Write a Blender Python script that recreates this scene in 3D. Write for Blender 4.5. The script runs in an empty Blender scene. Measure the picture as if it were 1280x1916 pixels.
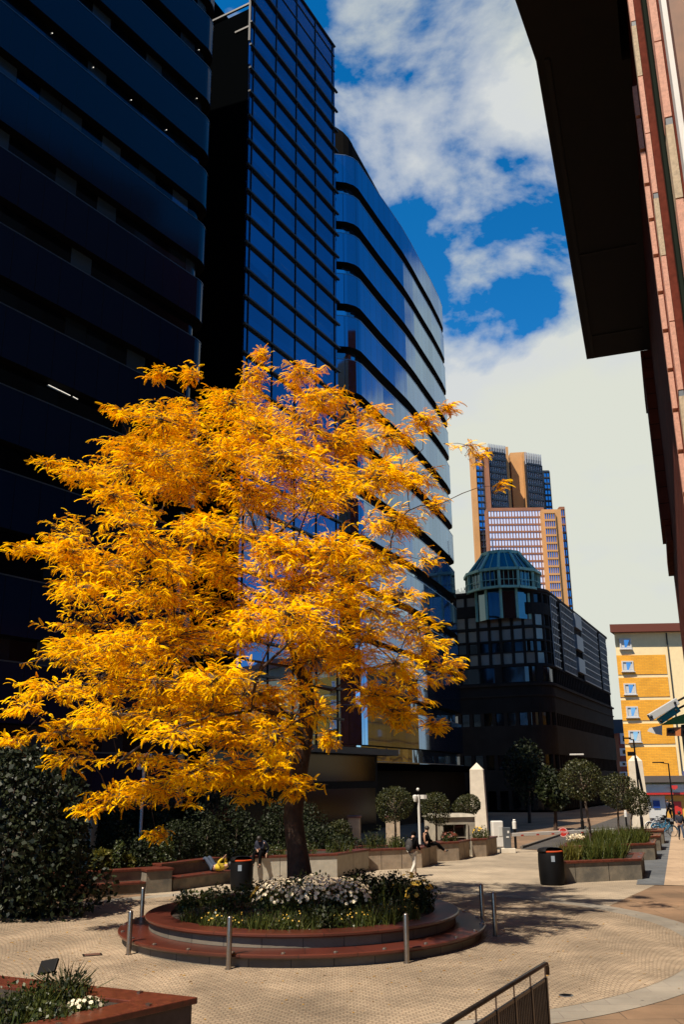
import bpy, bmesh, math, random
import numpy as np
from mathutils import Vector, Matrix
SC = bpy.context.scene
COL = SC.collection
rnd = random.Random(7)
R = math.radians
# ------------------------------------------------------------------ camera
F_PX, CAM_H = 1680.0, 3.7
PITCH, ROLL = math.atan(504/1680), R(.6)
FWD = np.array([0, math.cos(PITCH), math.sin(PITCH)])
_u0 = np.cross([1., 0, 0], FWD)
RT = np.array([1., 0, 0])*math.cos(ROLL) - _u0*math.sin(ROLL)
UP = _u0*math.cos(ROLL) + np.array([1., 0, 0])*math.sin(ROLL)
CAM = np.array([0, 0, CAM_H])
cd = bpy.data.cameras.new('camera'); cam = bpy.data.objects.new('camera', cd); COL.objects.link(cam)
cam.matrix_world = Matrix(((RT[0], UP[0], -FWD[0], 0), (RT[1], UP[1], -FWD[1], 0), (RT[2], UP[2], -FWD[2], CAM_H), (0, 0, 0, 1)))
cd.sensor_fit = 'VERTICAL'; cd.sensor_height = 24; cd.lens = 24*F_PX/1916; cd.clip_end = 3000; cd.clip_start = .1
SC.camera = cam
def ray(x, y):
    d = FWD*F_PX + RT*(x-640) - UP*(y-958); return d/np.linalg.norm(d)
def G(x, y, z=0.):                                   # photo pixel -> point on a level
    d = ray(x, y); return CAM + d*((z-CAM_H)/d[2])
def A(x, y, Y):                                      # photo pixel -> point at a depth
    d = ray(x, y); return CAM + d*(Y/d[1])
# ------------------------------------------------------------------ light
SUN_EL, SUN_AZ = 57., 223.
sd = bpy.data.lights.new('sun', 'SUN'); sd.energy = 4.9; sd.angle = R(.53); sd.color = (1, .88, .71)
so = bpy.data.objects.new('sun', sd); COL.objects.link(so)
sdir = Vector((math.sin(R(SUN_AZ))*math.cos(R(SUN_EL)), math.cos(R(SUN_AZ))*math.cos(R(SUN_EL)), math.sin(R(SUN_EL))))
so.rotation_euler = sdir.to_track_quat('Z', 'Y').to_euler()
W = bpy.data.worlds.new("World"); SC.world = W; W.use_nodes = True
wt = W.node_tree; wn = wt.nodes; wl = wt.links
bg = wn['Background']; bg.inputs[1].default_value = .05
def nd(t, ty, **k):
    n = t.nodes.new(ty)
    for a, v in k.items(): setattr(n, a, v)
    return n
def mth(t, op, a, b=None, c=None):
    n = nd(t, 'ShaderNodeMath', operation=op)
    for i, v in enumerate((a, b, c)):
        if v is None: continue
        if isinstance(v, (int, float)): n.inputs[i].default_value = v
        else: t.links.new(v, n.inputs[i])
    return n.outputs[0]
def mixc(t, f, a, b, mode='MIX'):
    n = nd(t, 'ShaderNodeMix', data_type='RGBA', blend_type=mode)
    for i, v in ((0, f), (6, a), (7, b)):
        if isinstance(v, (int, float)): n.inputs[i].default_value = v
        elif isinstance(v, tuple): n.inputs[i].default_value = (*v[:3], 1)
        else: t.links.new(v, n.inputs[i])
    return n.outputs[2]
def ramp(t, f, stops, interp='LINEAR'):
    n = nd(t, 'ShaderNodeValToRGB'); n.color_ramp.interpolation = interp
    e = n.color_ramp.elements
    while len(e) < len(stops): e.new(.5)
    for k, (p, c) in enumerate(stops):
        e[k].position = p; e[k].color = (c, c, c, 1) if isinstance(c, (int, float)) else (*c, 1)
    t.links.new(f, n.inputs[0]); return n.outputs[0]
sky = nd(wt, 'ShaderNodeTexSky', sky_type='NISHITA', sun_disc=False); sky.sun_elevation = R(SUN_EL); sky.sun_rotation = R(SUN_AZ)
sky.dust_density = 0; sky.air_density = .8; sky.ozone_density = 3; sky.altitude = 1200
tc = nd(wt, 'ShaderNodeTexCoord'); sep = nd(wt, 'ShaderNodeSeparateXYZ'); wl.new(tc.outputs['Generated'], sep.inputs[0])
hs = nd(wt, 'ShaderNodeHueSaturation'); hs.inputs['Saturation'].default_value = 1.36; hs.inputs['Value'].default_value = 2.25; hs.inputs['Hue'].default_value=.495
wl.new(sky.outputs[0], hs.inputs['Color'])
zc = mth(wt, 'ADD', mth(wt, 'MAXIMUM', sep.outputs[2], 0), .22)
cx = mth(wt, 'DIVIDE', sep.outputs[0], zc); cy = mth(wt, 'DIVIDE', sep.outputs[1], zc)
cmb = nd(wt, 'ShaderNodeCombineXYZ'); wl.new(cx, cmb.inputs[0]); wl.new(cy, cmb.inputs[1])
n1 = nd(wt, 'ShaderNodeTexNoise'); n1.inputs['Scale'].default_value = 2.6; n1.inputs['Detail'].default_value = 9; n1.inputs['Roughness'].default_value = .56; n1.inputs['Distortion'].default_value = .25
mp = nd(wt, 'ShaderNodeMapping'); mp.inputs['Location'].default_value = (30.9, 3.2, 0)
wl.new(cmb.outputs[0], mp.inputs[0]); wl.new(mp.outputs[0], n1.inputs['Vector'])
# thicker cloud low down and ahead, open blue overhead and to the east
low = ramp(wt, sep.outputs[2], [(0, .42), (.35, .30), (.46, .12), (.56, -.0), (1, -.0)])
side = mth(wt, 'MULTIPLY', mth(wt, 'MAXIMUM', mth(wt, 'SUBTRACT', sep.outputs[0], .50), 0), -1.0)
side2 = mth(wt, 'MULTIPLY', mth(wt, 'MAXIMUM', mth(wt, 'MULTIPLY', sep.outputs[1], -1), 0), -.6)
fac = mth(wt, 'ADD', mth(wt, 'ADD', mth(wt, 'ADD', n1.outputs[0], low), side), side2); fac = mth(wt, 'SUBTRACT', fac, .012)
cf = ramp(wt, fac, [(.50, 0), (.55, .55), (.62, 1)])
n2 = nd(wt, 'ShaderNodeTexNoise'); n2.inputs['Scale'].default_value = 4; n2.inputs['Detail'].default_value = 6
wl.new(mp.outputs[0], n2.inputs['Vector'])
CLD = (8.0, 8.25, 7.3)
shade = mixc(wt, ramp(wt, n2.outputs[0], [(.42, 0), (.62, 1)]), (7.5, 7.8, 7.8), CLD)
cc = mixc(wt, ramp(wt, fac, [(.66, 0), (.8, 1)]), shade, CLD)
wl.new(mixc(wt, cf, hs.outputs[0], cc), bg.inputs[0])
SC.view_settings.view_transform = 'Standard'; SC.view_settings.look = 'None'
SC.view_settings.exposure = .85; SC.view_settings.gamma = 1
SC.render.engine = 'CYCLES'
SC.cycles.max_bounces = 6; SC.cycles.transparent_max_bounces = 4
# ------------------------------------------------------------------ materials
MATS = {}
KA = .68                                   # real-world albedos: the view is exposed for the sunlit square
def ka(c): return tuple(v*KA for v in c)
def mat(name, col, rough=.7, metal=0., var=0., vscale=3., bump=0., bscale=40., spec=.5, col2=None, coat=0.):
    if name in MATS: return MATS[name]
    col = ka(col); col2 = ka(col2) if col2 else None
    m = bpy.data.materials.new(name); m.use_nodes = True; t = m.node_tree
    b = t.nodes['Principled BSDF']; b.inputs['Roughness'].default_value = rough; b.inputs['Metallic'].default_value = metal
    b.inputs['Specular IOR Level'].default_value = spec; b.inputs['Coat Weight'].default_value = coat
    b.inputs['Base Color'].default_value = (*col, 1)
    o = nd(t, 'ShaderNodeTexCoord')
    if var or col2:
        n = nd(t, 'ShaderNodeTexNoise'); n.inputs['Scale'].default_value = vscale; n.inputs['Detail'].default_value = 7; n.inputs['Roughness'].default_value = .62
        t.links.new(o.outputs['Object'], n.inputs['Vector'])
        c2 = col2 or tuple(c*(1-var) for c in col); c1 = col if col2 else tuple(min(1, c*(1+var)) for c in col)
        t.links.new(mixc(t, ramp(t, n.outputs[0], [(.35, 0), (.65, 1)]), c2, c1), b.inputs['Base Color'])
    if bump:
        n = nd(t, 'ShaderNodeTexNoise'); n.inputs['Scale'].default_value = bscale; n.inputs['Detail'].default_value = 4
        t.links.new(o.outputs['Object'], n.inputs['Vector'])
        bp = nd(t, 'ShaderNodeBump'); bp.inputs['Strength'].default_value = bump; bp.inputs['Distance'].default_value = .02
        t.links.new(n.outputs[0], bp.inputs['Height']); t.links.new(bp.outputs[0], b.inputs['Normal'])
    MATS[name] = m; return m
def nd_v(t, wn_):
    s = nd(t, 'ShaderNodeSeparateXYZ'); t.links.new(wn_.outputs['Color'], s.inputs[0]); return s.outputs[1]
def glass_mat(name, tint, base, refl, pane_w, pane_h, rough=.03, var=.3, joint=.03, wav=.012, jcol=(.004, .005, .008), sparse=0, blind=None):
    """coated facade glass: dark body, tinted mirror, each pane slightly its own; joints every pane_w metres"""
    m = bpy.data.materials.new(name); m.use_nodes = True; t = m.node_tree; L = t.links
    b = t.nodes['Principled BSDF']; out = t.nodes['Material Output']
    b.inputs['Base Color'].default_value = (*base, 1); b.inputs['Roughness'].default_value = .15; b.inputs['Specular IOR Level'].default_value = .3
    uv = nd(t, 'ShaderNodeUVMap'); s = nd(t, 'ShaderNodeSeparateXYZ'); L.new(uv.outputs[0], s.inputs[0])
    u = mth(t, 'DIVIDE', s.outputs[0], pane_w); v = mth(t, 'DIVIDE', s.outputs[1], pane_h)
    fu = mth(t, 'FRACT', u)
    jw = joint/pane_w
    jm = mth(t, 'LESS_THAN', fu, jw)
    cb = nd(t, 'ShaderNodeCombineXYZ'); L.new(mth(t, 'FLOOR', u), cb.inputs[0]); L.new(mth(t, 'FLOOR', v), cb.inputs[1])
    wn_ = nd(t, 'ShaderNodeTexWhiteNoise', noise_dimensions='2D'); L.new(cb.outputs[0], wn_.inputs['Vector'])
    # slightly warped panes
    o = nd(t, 'ShaderNodeTexCoord'); nz = nd(t, 'ShaderNodeTexNoise'); nz.inputs['Scale'].default_value = .45; nz.inputs['Detail'].default_value = 1
    ad = nd(t, 'ShaderNodeVectorMath', operation='ADD'); L.new(o.outputs['Object'], ad.inputs[0]); 
    sc_ = nd(t, 'ShaderNodeVectorMath', operation='SCALE'); L.new(wn_.outputs['Color'], sc_.inputs[0]); sc_.inputs['Scale'].default_value = 3.
    L.new(sc_.outputs[0], ad.inputs[1]); L.new(ad.outputs[0], nz.inputs['Vector'])
    bp = nd(t, 'ShaderNodeBump'); bp.inputs['Strength'].default_value = 1; bp.inputs['Distance'].default_value = wav*3
    L.new(nz.outputs[0], bp.inputs['Height'])
    g = nd(t, 'ShaderNodeBsdfGlossy'); g.inputs['Roughness'].default_value = rough; L.new(bp.outputs[0], g.inputs['Normal'])
    k = mth(t, 'MULTIPLY_ADD', mth(t, 'POWER', wn_.outputs['Value'], sparse), var, 1.) if sparse else mth(t, 'MULTIPLY_ADD', wn_.outputs['Value'], var, 1-var/2)
    vm = nd(t, 'ShaderNodeVectorMath', operation='SCALE'); vm.inputs[0].default_value = tint; L.new(k, vm.inputs['Scale']); L.new(vm.outputs[0], g.inputs['Color'])
    lw = nd(t, 'ShaderNodeLayerWeight'); lw.inputs['Blend'].default_value = .35
    f = mth(t, 'MINIMUM', mth(t, 'MULTIPLY_ADD', lw.outputs['Fresnel'], .5, refl), 1)
    f = mth(t, 'MULTIPLY', f, mth(t, 'SUBTRACT', 1, mth(t, 'MULTIPLY', jm, .9)))
    body = base
    if blind: body = mixc(t, mth(t, 'POWER', nd_v(t, wn_), 5.), base, blind)
    L.new(mixc(t, jm, body, jcol), b.inputs['Base Color'])
    mx = nd(t, 'ShaderNodeMixShader'); L.new(f, mx.inputs[0]); L.new(b.outputs[0], mx.inputs[1]); L.new(g.outputs[0], mx.inputs[2]); L.new(mx.outputs[0], out.inputs['Surface'])
    MATS[name] = m; return m
def leaf_mat(name, c1, c2, trans=.35, rough=.55, spec=.3, tcol=None):
    c1, c2 = ka(c1), ka(c2)
    m = bpy.data.materials.new(name); m.use_nodes = True; t = m.node_tree; L = t.links
    b = t.nodes['Principled BSDF']; b.inputs['Roughness'].default_value = rough; b.inputs['Specular IOR Level'].default_value = spec
    at = nd(t, 'ShaderNodeAttribute'); at.attribute_name = 'rnd'
    c = mixc(t, at.outputs['Fac'], c1, c2); L.new(c, b.inputs['Base Color'])
    tr = nd(t, 'ShaderNodeBsdfTranslucent')
    if tcol: L.new(mixc(t, at.outputs['Fac'], tcol, c2), tr.inputs[0])
    else: L.new(c, tr.inputs[0])
    mx = nd(t, 'ShaderNodeMixShader'); mx.inputs[0].default_value = trans
    L.new(b.outputs[0], mx.inputs[1]); L.new(tr.outputs[0], mx.inputs[2]); L.new(mx.outputs[0], t.nodes['Material Output'].inputs['Surface'])
    MATS[name] = m; return m
def brick_mat(name, c1, c2, mortar, bw, bh, rough=.7, bump=.4, ms=.01, noise=.25, uvm=True, scallop=None, off=.5, spec=.4, stain=False):
    c1, c2, mortar = ka(c1), ka(c2), ka(mortar)
    m = bpy.data.materials.new(name); m.use_nodes = True; t = m.node_tree; L = t.links
    b = t.nodes['Principled BSDF']; b.inputs['Roughness'].default_value = rough; b.inputs['Specular IOR Level'].default_value = spec
    if uvm: v = nd(t, 'ShaderNodeUVMap').outputs[0]
    else: v = nd(t, 'ShaderNodeTexCoord').outputs['Object']
    src = v
    if scallop:
        s = nd(t, 'ShaderNodeSeparateXYZ'); L.new(v, s.inputs[0]); wv, am = scallop
        arc = mth(t, 'MULTIPLY', mth(t, 'ABSOLUTE', mth(t, 'SINE', mth(t, 'MULTIPLY', s.outputs[0], math.pi/wv))), am)
        c = nd(t, 'ShaderNodeCombineXYZ'); L.new(s.outputs[0], c.inputs[0]); L.new(mth(t, 'SUBTRACT', s.outputs[1], arc), c.inputs[1]); v = c.outputs[0]
    br = nd(t, 'ShaderNodeTexBrick', offset=off); L.new(v, br.inputs['Vector'])
    br.inputs['Scale'].default_value = 1; br.inputs['Brick Width'].default_value = bw; br.inputs['Row Height'].default_value = bh
    br.inputs['Mortar Size'].default_value = ms; br.inputs['Mortar Smooth'].default_value = .3
    br.inputs['Color1'].default_value = (*c1, 1); br.inputs['Color2'].default_value = (*c2, 1); br.inputs['Mortar'].default_value = (*mortar, 1)
    nz = nd(t, 'ShaderNodeTexNoise'); nz.inputs['Scale'].default_value = .5; nz.inputs['Detail'].default_value = 9; nz.inputs['Roughness'].default_value = .68
    L.new(src, nz.inputs['Vector'])
    k = mth(t, 'MULTIPLY_ADD', ramp(t, nz.outputs[0], [(.3, 0), (.7, 1)]), noise*2, 1-noise)
    if stain:
        vo = nd(t, 'ShaderNodeTexVoronoi'); vo.inputs['Scale'].default_value = 1.3; vo.inputs['Randomness'].default_value = 1; L.new(src, vo.inputs['Vector'])
        spot = ramp(t, vo.outputs['Distance'], [(.035, .45), (.055, 1)]); n5 = nd(t, 'ShaderNodeTexNoise'); n5.inputs['Scale'].default_value = .17; n5.inputs['Detail'].default_value = 6; n5.inputs['Distortion'].default_value = 1.2; L.new(src, n5.inputs['Vector'])
        k = mth(t, 'MULTIPLY', k, spot); k = mth(t, 'MULTIPLY', k, ramp(t, n5.outputs[0], [(.40, .78), (.55, 1.05)]))
    vm = nd(t, 'ShaderNodeVectorMath', operation='SCALE'); L.new(br.outputs['Color'], vm.inputs[0]); L.new(k, vm.inputs['Scale']); L.new(vm.outputs[0], b.inputs['Base Color'])
    n3 = nd(t, 'ShaderNodeTexNoise'); n3.inputs['Scale'].default_value = 25; n3.inputs['Detail'].default_value = 4; L.new(src, n3.inputs['Vector'])
    h = mth(t, 'MULTIPLY_ADD', n3.outputs[0], .5, mth(t, 'SUBTRACT', 1, br.outputs['Fac']))
    bp = nd(t, 'ShaderNodeBump'); bp.inputs['Strength'].default_value = bump; bp.inputs['Distance'].default_value = .02
    L.new(h, bp.inputs['Height']); L.new(bp.outputs[0], b.inputs['Normal'])
    MATS[name] = m; return m
# ------------------------------------------------------------------ mesh helpers
class MB:
    def __init__(s): s.v = []; s.f = []; s.uv = []; s.mi = []; s.cur = 0
    def face(s, idx, uv=None): s.f.append(tuple(idx)); s.uv.append(uv or [(0, 0)]*len(idx)); s.mi.append(s.cur)
    def prism(s, poly, z0, z1, poly2=None, u0=0., cap=True):
        """vertical prism over polygon poly (counter-clockwise); side UV in metres"""
        n = len(poly); b = len(s.v); p2 = poly2 or poly
        z0f = z0 if callable(z0) else (lambda i: z0); z1f = z1 if callable(z1) else (lambda i: z1)
        s.v += [(p[0], p[1], z0f(i)) for i, p in enumerate(poly)] + [(p[0], p[1], z1f(i)) for i, p in enumerate(p2)]
        u = u0
        for i in range(n):
            j = (i+1) % n; d = math.hypot(poly[j][0]-poly[i][0], poly[j][1]-poly[i][1])
            s.face((b+i, b+j, b+n+j, b+n+i), [(u, z0f(i)), (u+d, z0f(j)), (u+d, z1f(j)), (u, z1f(i))]); u += d
        if cap:
            s.face([b+n+i for i in range(n)], [tuple(p[:2]) for p in p2]); s.face([b+i for i in range(n-1, -1, -1)], [tuple(p[:2]) for p in poly[::-1]])
        return s
    def box(s, c, d, rz=0., tilt=None):
        """box centred at c with size d turned rz about z"""
        hx, hy, hz = d[0]/2, d[1]/2, d[2]/2; M = Matrix.Rotation(rz, 3, 'Z')
        if tilt is not None: M = tilt
        b = len(s.v)
        for z in (-hz, hz):
            for x, y in ((-hx, -hy), (hx, -hy), (hx, hy), (-hx, hy)):
                p = M @ Vector((x, y, z)); s.v.append((p.x+c[0], p.y+c[1], p.z+c[2]))
        for q, (w, h) in (((0, 1, 5, 4), (d[0], d[2])), ((1, 2, 6, 5), (d[1], d[2])), ((2, 3, 7, 6), (d[0], d[2])), ((3, 0, 4, 7), (d[1], d[2])), ((4, 5, 6, 7), (d[0], d[1])), ((3, 2, 1, 0), (d[0], d[1]))):
            s.face([b+i for i in q], [(0, 0), (w, 0), (w, h), (0, h)])
        return s
    def bar(s, a, b_, w, h=None):
        a, b_ = Vector(a), Vector(b_); d = b_-a; L = d.length
        if L < 1e-6: return s
        q = d.to_track_quat('Y', 'Z').to_matrix(); return s.box((a+b_)/2, (w, L, h or w), tilt=q)
    def tube(s, pts, rad, n=8, cap=True):
        pts = [Vector(p) for p in pts]; rr = rad if hasattr(rad, '__len__') else [rad]*len(pts); b0 = len(s.v); ref = None
        for i, p in enumerate(pts):
            t = (pts[min(i+1, len(pts)-1)]-pts[max(i-1, 0)])
            if t.length < 1e-9: t = Vector((0, 0, 1))
            t.normalize()
            if ref is None: ref = Vector((1, 0, 0)) if abs(t.x) < .8 else Vector((0, 1, 0))
            a = t.cross(ref)
            if a.length < 1e-4: a = t.orthogonal()
            a.normalize(); c = t.cross(a); ref = c.cross(t)*-1 if False else ref
            for k in range(n):
                an = 2*math.pi*k/n; q = p + a*(math.cos(an)*rr[i]) + c*(math.sin(an)*rr[i]); s.v.append(tuple(q))
        for i in range(len(pts)-1):
            for k in range(n):
                k2 = (k+1) % n; s.face((b0+i*n+k, b0+i*n+k2, b0+(i+1)*n+k2, b0+(i+1)*n+k))
        if cap:
            s.face([b0+k for k in range(n-1, -1, -1)]); e = b0+(len(pts)-1)*n; s.face([e+k for k in range(n)])
        return s
    def lathe(s, prof, c=(0, 0, 0), n=24, a0=0., a1=2*math.pi):
        b0 = len(s.v); full = abs(a1-a0-2*math.pi) < 1e-6; m = n if full else n+1
        for r_, z in prof:
            for k in range(m):
                an = a0+(a1-a0)*k/n; s.v.append((c[0]+r_*math.cos(an), c[1]+r_*math.sin(an), c[2]+z))
        for i in range(len(prof)-1):
            for k in range(n):
                k2 = (k+1) % m; L = max(prof[i][0], prof[i+1][0])*(a1-a0)/n
                s.face((b0+i*m+k, b0+i*m+k2, b0+(i+1)*m+k2, b0+(i+1)*m+k), [(k*L, i*.3), (k*L+L, i*.3), (k*L+L, i*.3+.3), (k*L, i*.3+.3)])
        return s
    def sphere(s, c, r, n=12, m=8):
        rr = r if hasattr(r, '__len__') else (r, r, r); b0 = len(s.v)
        for i in range(m+1):
            th = math.pi*i/m
            for k in range(n):
                ph = 2*math.pi*k/n; s.v.append((c[0]+rr[0]*math.sin(th)*math.cos(ph), c[1]+rr[1]*math.sin(th)*math.sin(ph), c[2]-rr[2]*math.cos(th)))
        for i in range(m):
            for k in range(n):
                k2 = (k+1) % n; s.face((b0+i*n+k, b0+i*n+k2, b0+(i+1)*n+k2, b0+(i+1)*n+k))
        return s
    def build(s, name, mats, parent=None, smooth=False, bevel=0., at=None):
        me = bpy.data.meshes.new(name)
        v = s.v if at is None else [(p[0]-at[0], p[1]-at[1], p[2]-at[2]) for p in s.v]
        me.from_pydata(v, [], s.f)
        uvl = me.uv_layers.new(name='UVMap'); flat = [c for u in s.uv for q in u for c in q]; uvl.data.foreach_set('uv', flat)
        if not isinstance(mats, (list, tuple)): mats = [mats]
        for m in mats: me.materials.append(m)
        me.polygons.foreach_set('material_index', s.mi)
        if smooth: me.shade_smooth() if smooth is True else me.shade_auto_smooth(angle=R(smooth)) if hasattr(me, 'shade_auto_smooth') else me.shade_smooth()
        me.update()
        o = bpy.data.objects.new(name, me); COL.objects.link(o)
        if bevel:
            bv = o.modifiers.new('bevel', 'BEVEL'); bv.width = bevel; bv.segments = 2; bv.limit_method = 'ANGLE'
        if parent is not None: o.parent = parent
        if at is not None: o.location = at
        return o
def thing(name, label, cat, loc=(0, 0, 0), rz=0., group=None):
    o = bpy.data.objects.new(name, None); COL.objects.link(o); o.location = loc; o.rotation_euler = (0, 0, rz); o.empty_display_size = .3
    o['label'] = label; o['category'] = cat
    if group: o['group'] = group
    return o
def tag(o, label=None, cat=None, group=None, kind=None):
    for k, v in (('label', label), ('category', cat), ('group', group), ('kind', kind)):
        if v: o[k] = v
    return o
def dup(root, loc, rz, label=None, group=None, scale=None):
    r = root.copy(); COL.objects.link(r); r.location = loc; r.rotation_euler = (0, 0, rz)
    if scale: r.scale = scale
    if label: r['label'] = label
    if group: r['group'] = group
    for ch in list(root.children):
        c = ch.copy(); COL.objects.link(c); c.parent = r
        for g in ch.children:
            d = g.copy(); COL.objects.link(d); d.parent = c
    return r
def turtle(p, segs, step=.6):
    """walk a plan line: segs of (length, compass start, compass end) -> points"""
    x, y = p; out = [(x, y)]
    for L, a0, a1 in segs:
        n = 1 if a0 == a1 else max(2, int(abs(a1-a0)/9), int(L/6))
        for i in range(n):
            a = R(a0+(a1-a0)*(i+.5)/n); x += L/n*math.sin(a); y += L/n*math.cos(a); out.append((x, y))
    return out
def inset(poly, d):
    """offset a counter-clockwise polygon inwards by d"""
    n = len(poly); out = []
    for i in range(n):
        p0, p, p2 = poly[i-1], poly[i], poly[(i+1) % n]
        a = Vector((p[0]-p0[0], p[1]-p0[1])).normalized(); b = Vector((p2[0]-p[0], p2[1]-p[1])).normalized()
        na, nb = Vector((-a.y, a.x)), Vector((-b.y, b.x)); k = (na+nb)
        k = k/max(.35, (1+na.dot(nb))); out.append((p[0]+k.x*d, p[1]+k.y*d))
    return out
# ------------------------------------------------------------------ palette
RED_GRANITE = mat('polished_red_granite', (.125, .030, .017), .35, var=.35, vscale=9, bump=.05, spec=.6)
GREY_STONE = mat('weathered_grey_stone', (.27, .23, .17), .85, col2=(.13, .12, .10), vscale=2.2, bump=.35, bscale=30)
PALE_STONE = mat('pale_limestone', (.72, .64, .52), .8, var=.1, vscale=2, bump=.2)
BEIGE_STONE = mat('beige_stone', (.42, .33, .24), .85, var=.22, vscale=2.5, bump=.35)
STEEL = mat('brushed_steel', (.42, .38, .34), .28, .9, var=.1, vscale=12)
DARK_STEEL = mat('dark_steel', (.03, .028, .027), .35, .6)
BLACK = mat('black_plastic', (.005, .005, .006), .6, spec=.15)
SOIL = mat('dark_soil', (.03, .02, .012), .95, var=.5, vscale=9, bump=.9)
WHITE = mat('white_paint', (.78, .76, .72), .5, var=.04)
DARKCLAD = mat('black_cladding', (.002, .0025, .003), .95, spec=.0)
BARK = mat('brown_bark', (.085, .045, .026), .9, col2=(.03, .017, .012), vscale=7, bump=1, bscale=18)
TWIG = mat('grey_bark', (.12, .085, .06), .85, var=.3, vscale=6)
def inst_mesh(tmplV, tmplF, mats_, name, material, parent=None, rndv=None, at=None):
    """many copies of a small template mesh in ONE object (leaves): mats_ is (n,3,4)"""
    n = len(mats_); k = len(tmplV); V = np.einsum('nij,kj->nki', mats_[:, :, :3], tmplV) + mats_[:, None, :, 3]
    V = V.reshape(-1, 3)
    if at is not None: V = V-np.array(at)
    Fq = (np.array(tmplF)[None]+(np.arange(n)*k)[:, None, None]).reshape(-1, len(tmplF[0]))
    me = bpy.data.meshes.new(name); me.vertices.add(len(V)); me.vertices.foreach_set('co', V.ravel().astype(np.float32))
    q = Fq.shape[1]; me.loops.add(Fq.size); me.loops.foreach_set('vertex_index', Fq.ravel().astype(np.int32))
    me.polygons.add(len(Fq)); me.polygons.foreach_set('loop_start', (np.arange(len(Fq))*q).astype(np.int32))
    at_ = me.attributes.new('rnd', 'FLOAT', 'FACE'); r_ = rndv if rndv is not None else np.random.RandomState(1).rand(n)
    at_.data.foreach_set('value', np.repeat(r_, len(tmplF)).astype(np.float32))
    me.materials.append(material); me.update(calc_edges=True)
    o = bpy.data.objects.new(name, me); COL.objects.link(o)
    if parent is not None: o.parent = parent
    if at is not None: o.location = at
    return o
def frames(P, D, Nn, S):
    """matrices with local y along D, z near Nn, scale S, origin P"""
    D = D/np.linalg.norm(D, axis=1)[:, None]; X = np.cross(D, Nn); X /= np.linalg.norm(X, axis=1)[:, None]+1e-9; Z = np.cross(X, D)
    M = np.stack([X*S[:, None], D*S[:, None], Z*S[:, None], P], axis=2); return M
LEAFQ = (np.array([(0, 0, 0), (.32, .45, .06), (0, 1, -.05), (-.32, .45, .06)]), [(0, 1, 2, 3)])
G_DARK = leaf_mat('dark_evergreen_leaves', (.007, .014, .004), (.032, .040, .010), .10, .55, .2)
G_BALL = leaf_mat('clipped_tree_leaves', (.018, .028, .006), (.080, .078, .018), .12, .5, .3)
G_GRASS = leaf_mat('green_blades', (.035, .060, .010), (.12, .13, .02), .25, .5, .3)
G_MID = leaf_mat('mid_green_leaves', (.030, .050, .010), (.090, .100, .020), .2, .45, .4)
def leaf_ball(name, c, r, n, size, material, parent=None, seed=1, shell=.35, lump=.16, cut=-1.1, at=None):
    rs = np.random.RandomState(seed); d = rs.normal(size=(n, 3)); d /= np.linalg.norm(d, axis=1)[:, None]
    d = d[d[:, 2] > cut]; n = len(d)
    L = rs.normal(size=(26, 3)); L /= np.linalg.norm(L, axis=1)[:, None]; am = rs.rand(26)
    lumps = (np.maximum(0, d@L.T-.72)*am).sum(1)*lump*5
    rad = (1-shell*rs.rand(n)**1.8)*(1-lump+lumps); P = np.array(c)+d*rad[:, None]*np.array(r)
    Dr = d*.6+rs.normal(size=(n, 3))*.7+np.array([0, 0, -.1]); Nn = d+rs.normal(size=(n, 3))*.6
    S = size*(.6+.8*rs.rand(n)); rv = np.clip(rs.rand(n)**1.6, 0, 1)
    return inst_mesh(*LEAFQ, frames(P, Dr, Nn, S), name, material, parent, rv, at)
def blades(name, box, n, h, material, parent=None, seed=1, lean=.35, w=.02, zf=None, at=None):
    rs = np.random.RandomState(seed); poly = box
    T = (np.array([(-w, 0, 0), (w, 0, 0), (w*.8, .5, .03), (-w*.8, .5, .03), (w*.1, 1, .16), (-w*.1, 1, .16)])/1., [(0, 1, 2, 3), (3, 2, 4, 5)])
    a, b, c = [np.array(q) for q in poly]          # origin, edge 1, edge 2
    P = a+rs.rand(n)[:, None]*b+rs.rand(n)[:, None]*c
    S = h*(.5+.6*rs.rand(n)); D = np.c_[rs.normal(size=(n, 2))*lean, np.ones(n)]; Nn = np.c_[rs.normal(size=(n, 2)), np.zeros(n)+.01]
    M = frames(P, D, Nn, S)
    # keep blade width constant
    M[:, :, 0] = M[:, :, 0]/S[:, None]*1.0
    return inst_mesh(T[0], T[1], M, name, material, parent, rs.rand(n), at)
# ================================================================== GROUND
SLABS = brick_mat('tan_paving_slabs', (.27, .165, .095), (.22, .14, .082), (.12, .08, .05), 1.5, .95, .8, .25, .012, .3, stain=True)
COBBLE = brick_mat('pale_cobbles_in_arcs', (.405, .31, .21), (.33, .25, .17), (.25, .185, .125), .115, .12, .85, .9, .011, .38, scallop=(1.5, .55), stain=True)
BAND = brick_mat('pale_granite_band', (.315, .275, .22), (.28, .25, .205), (.22, .18, .15), 1.0, .45, .8, .2, .008, .25, stain=True)
PLAZA = brick_mat('beige_plaza_setts', (.45, .365, .265), (.39, .32, .235), (.30, .23, .16), .24, .16, .85, .4, .012, .25, stain=True)
SLATE = brick_mat('blue_grey_paving', (.14, .15, .16), (.10, .11, .125), (.05, .05, .05), .9, .6, .7, .2, .01, .25)
ASPH = mat('asphalt', (.060, .052, .046), .9, var=.25, vscale=.8, bump=.4, bscale=60)
KERB = mat('kerb_stone', (.14, .12, .10), .85, var=.2, vscale=3)
def sheet(name, poly, z, m, kind='structure'):
    b = MB(); b.v = [(p[0], p[1], z) for p in poly]; b.face(range(len(poly)), [(p[0], p[1]) for p in poly]); o = b.build(name, m); tag(o, kind=kind); return o
PC = (-1.1, 25.0)                                       # centre of the round planter and of the cobbled circle
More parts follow.
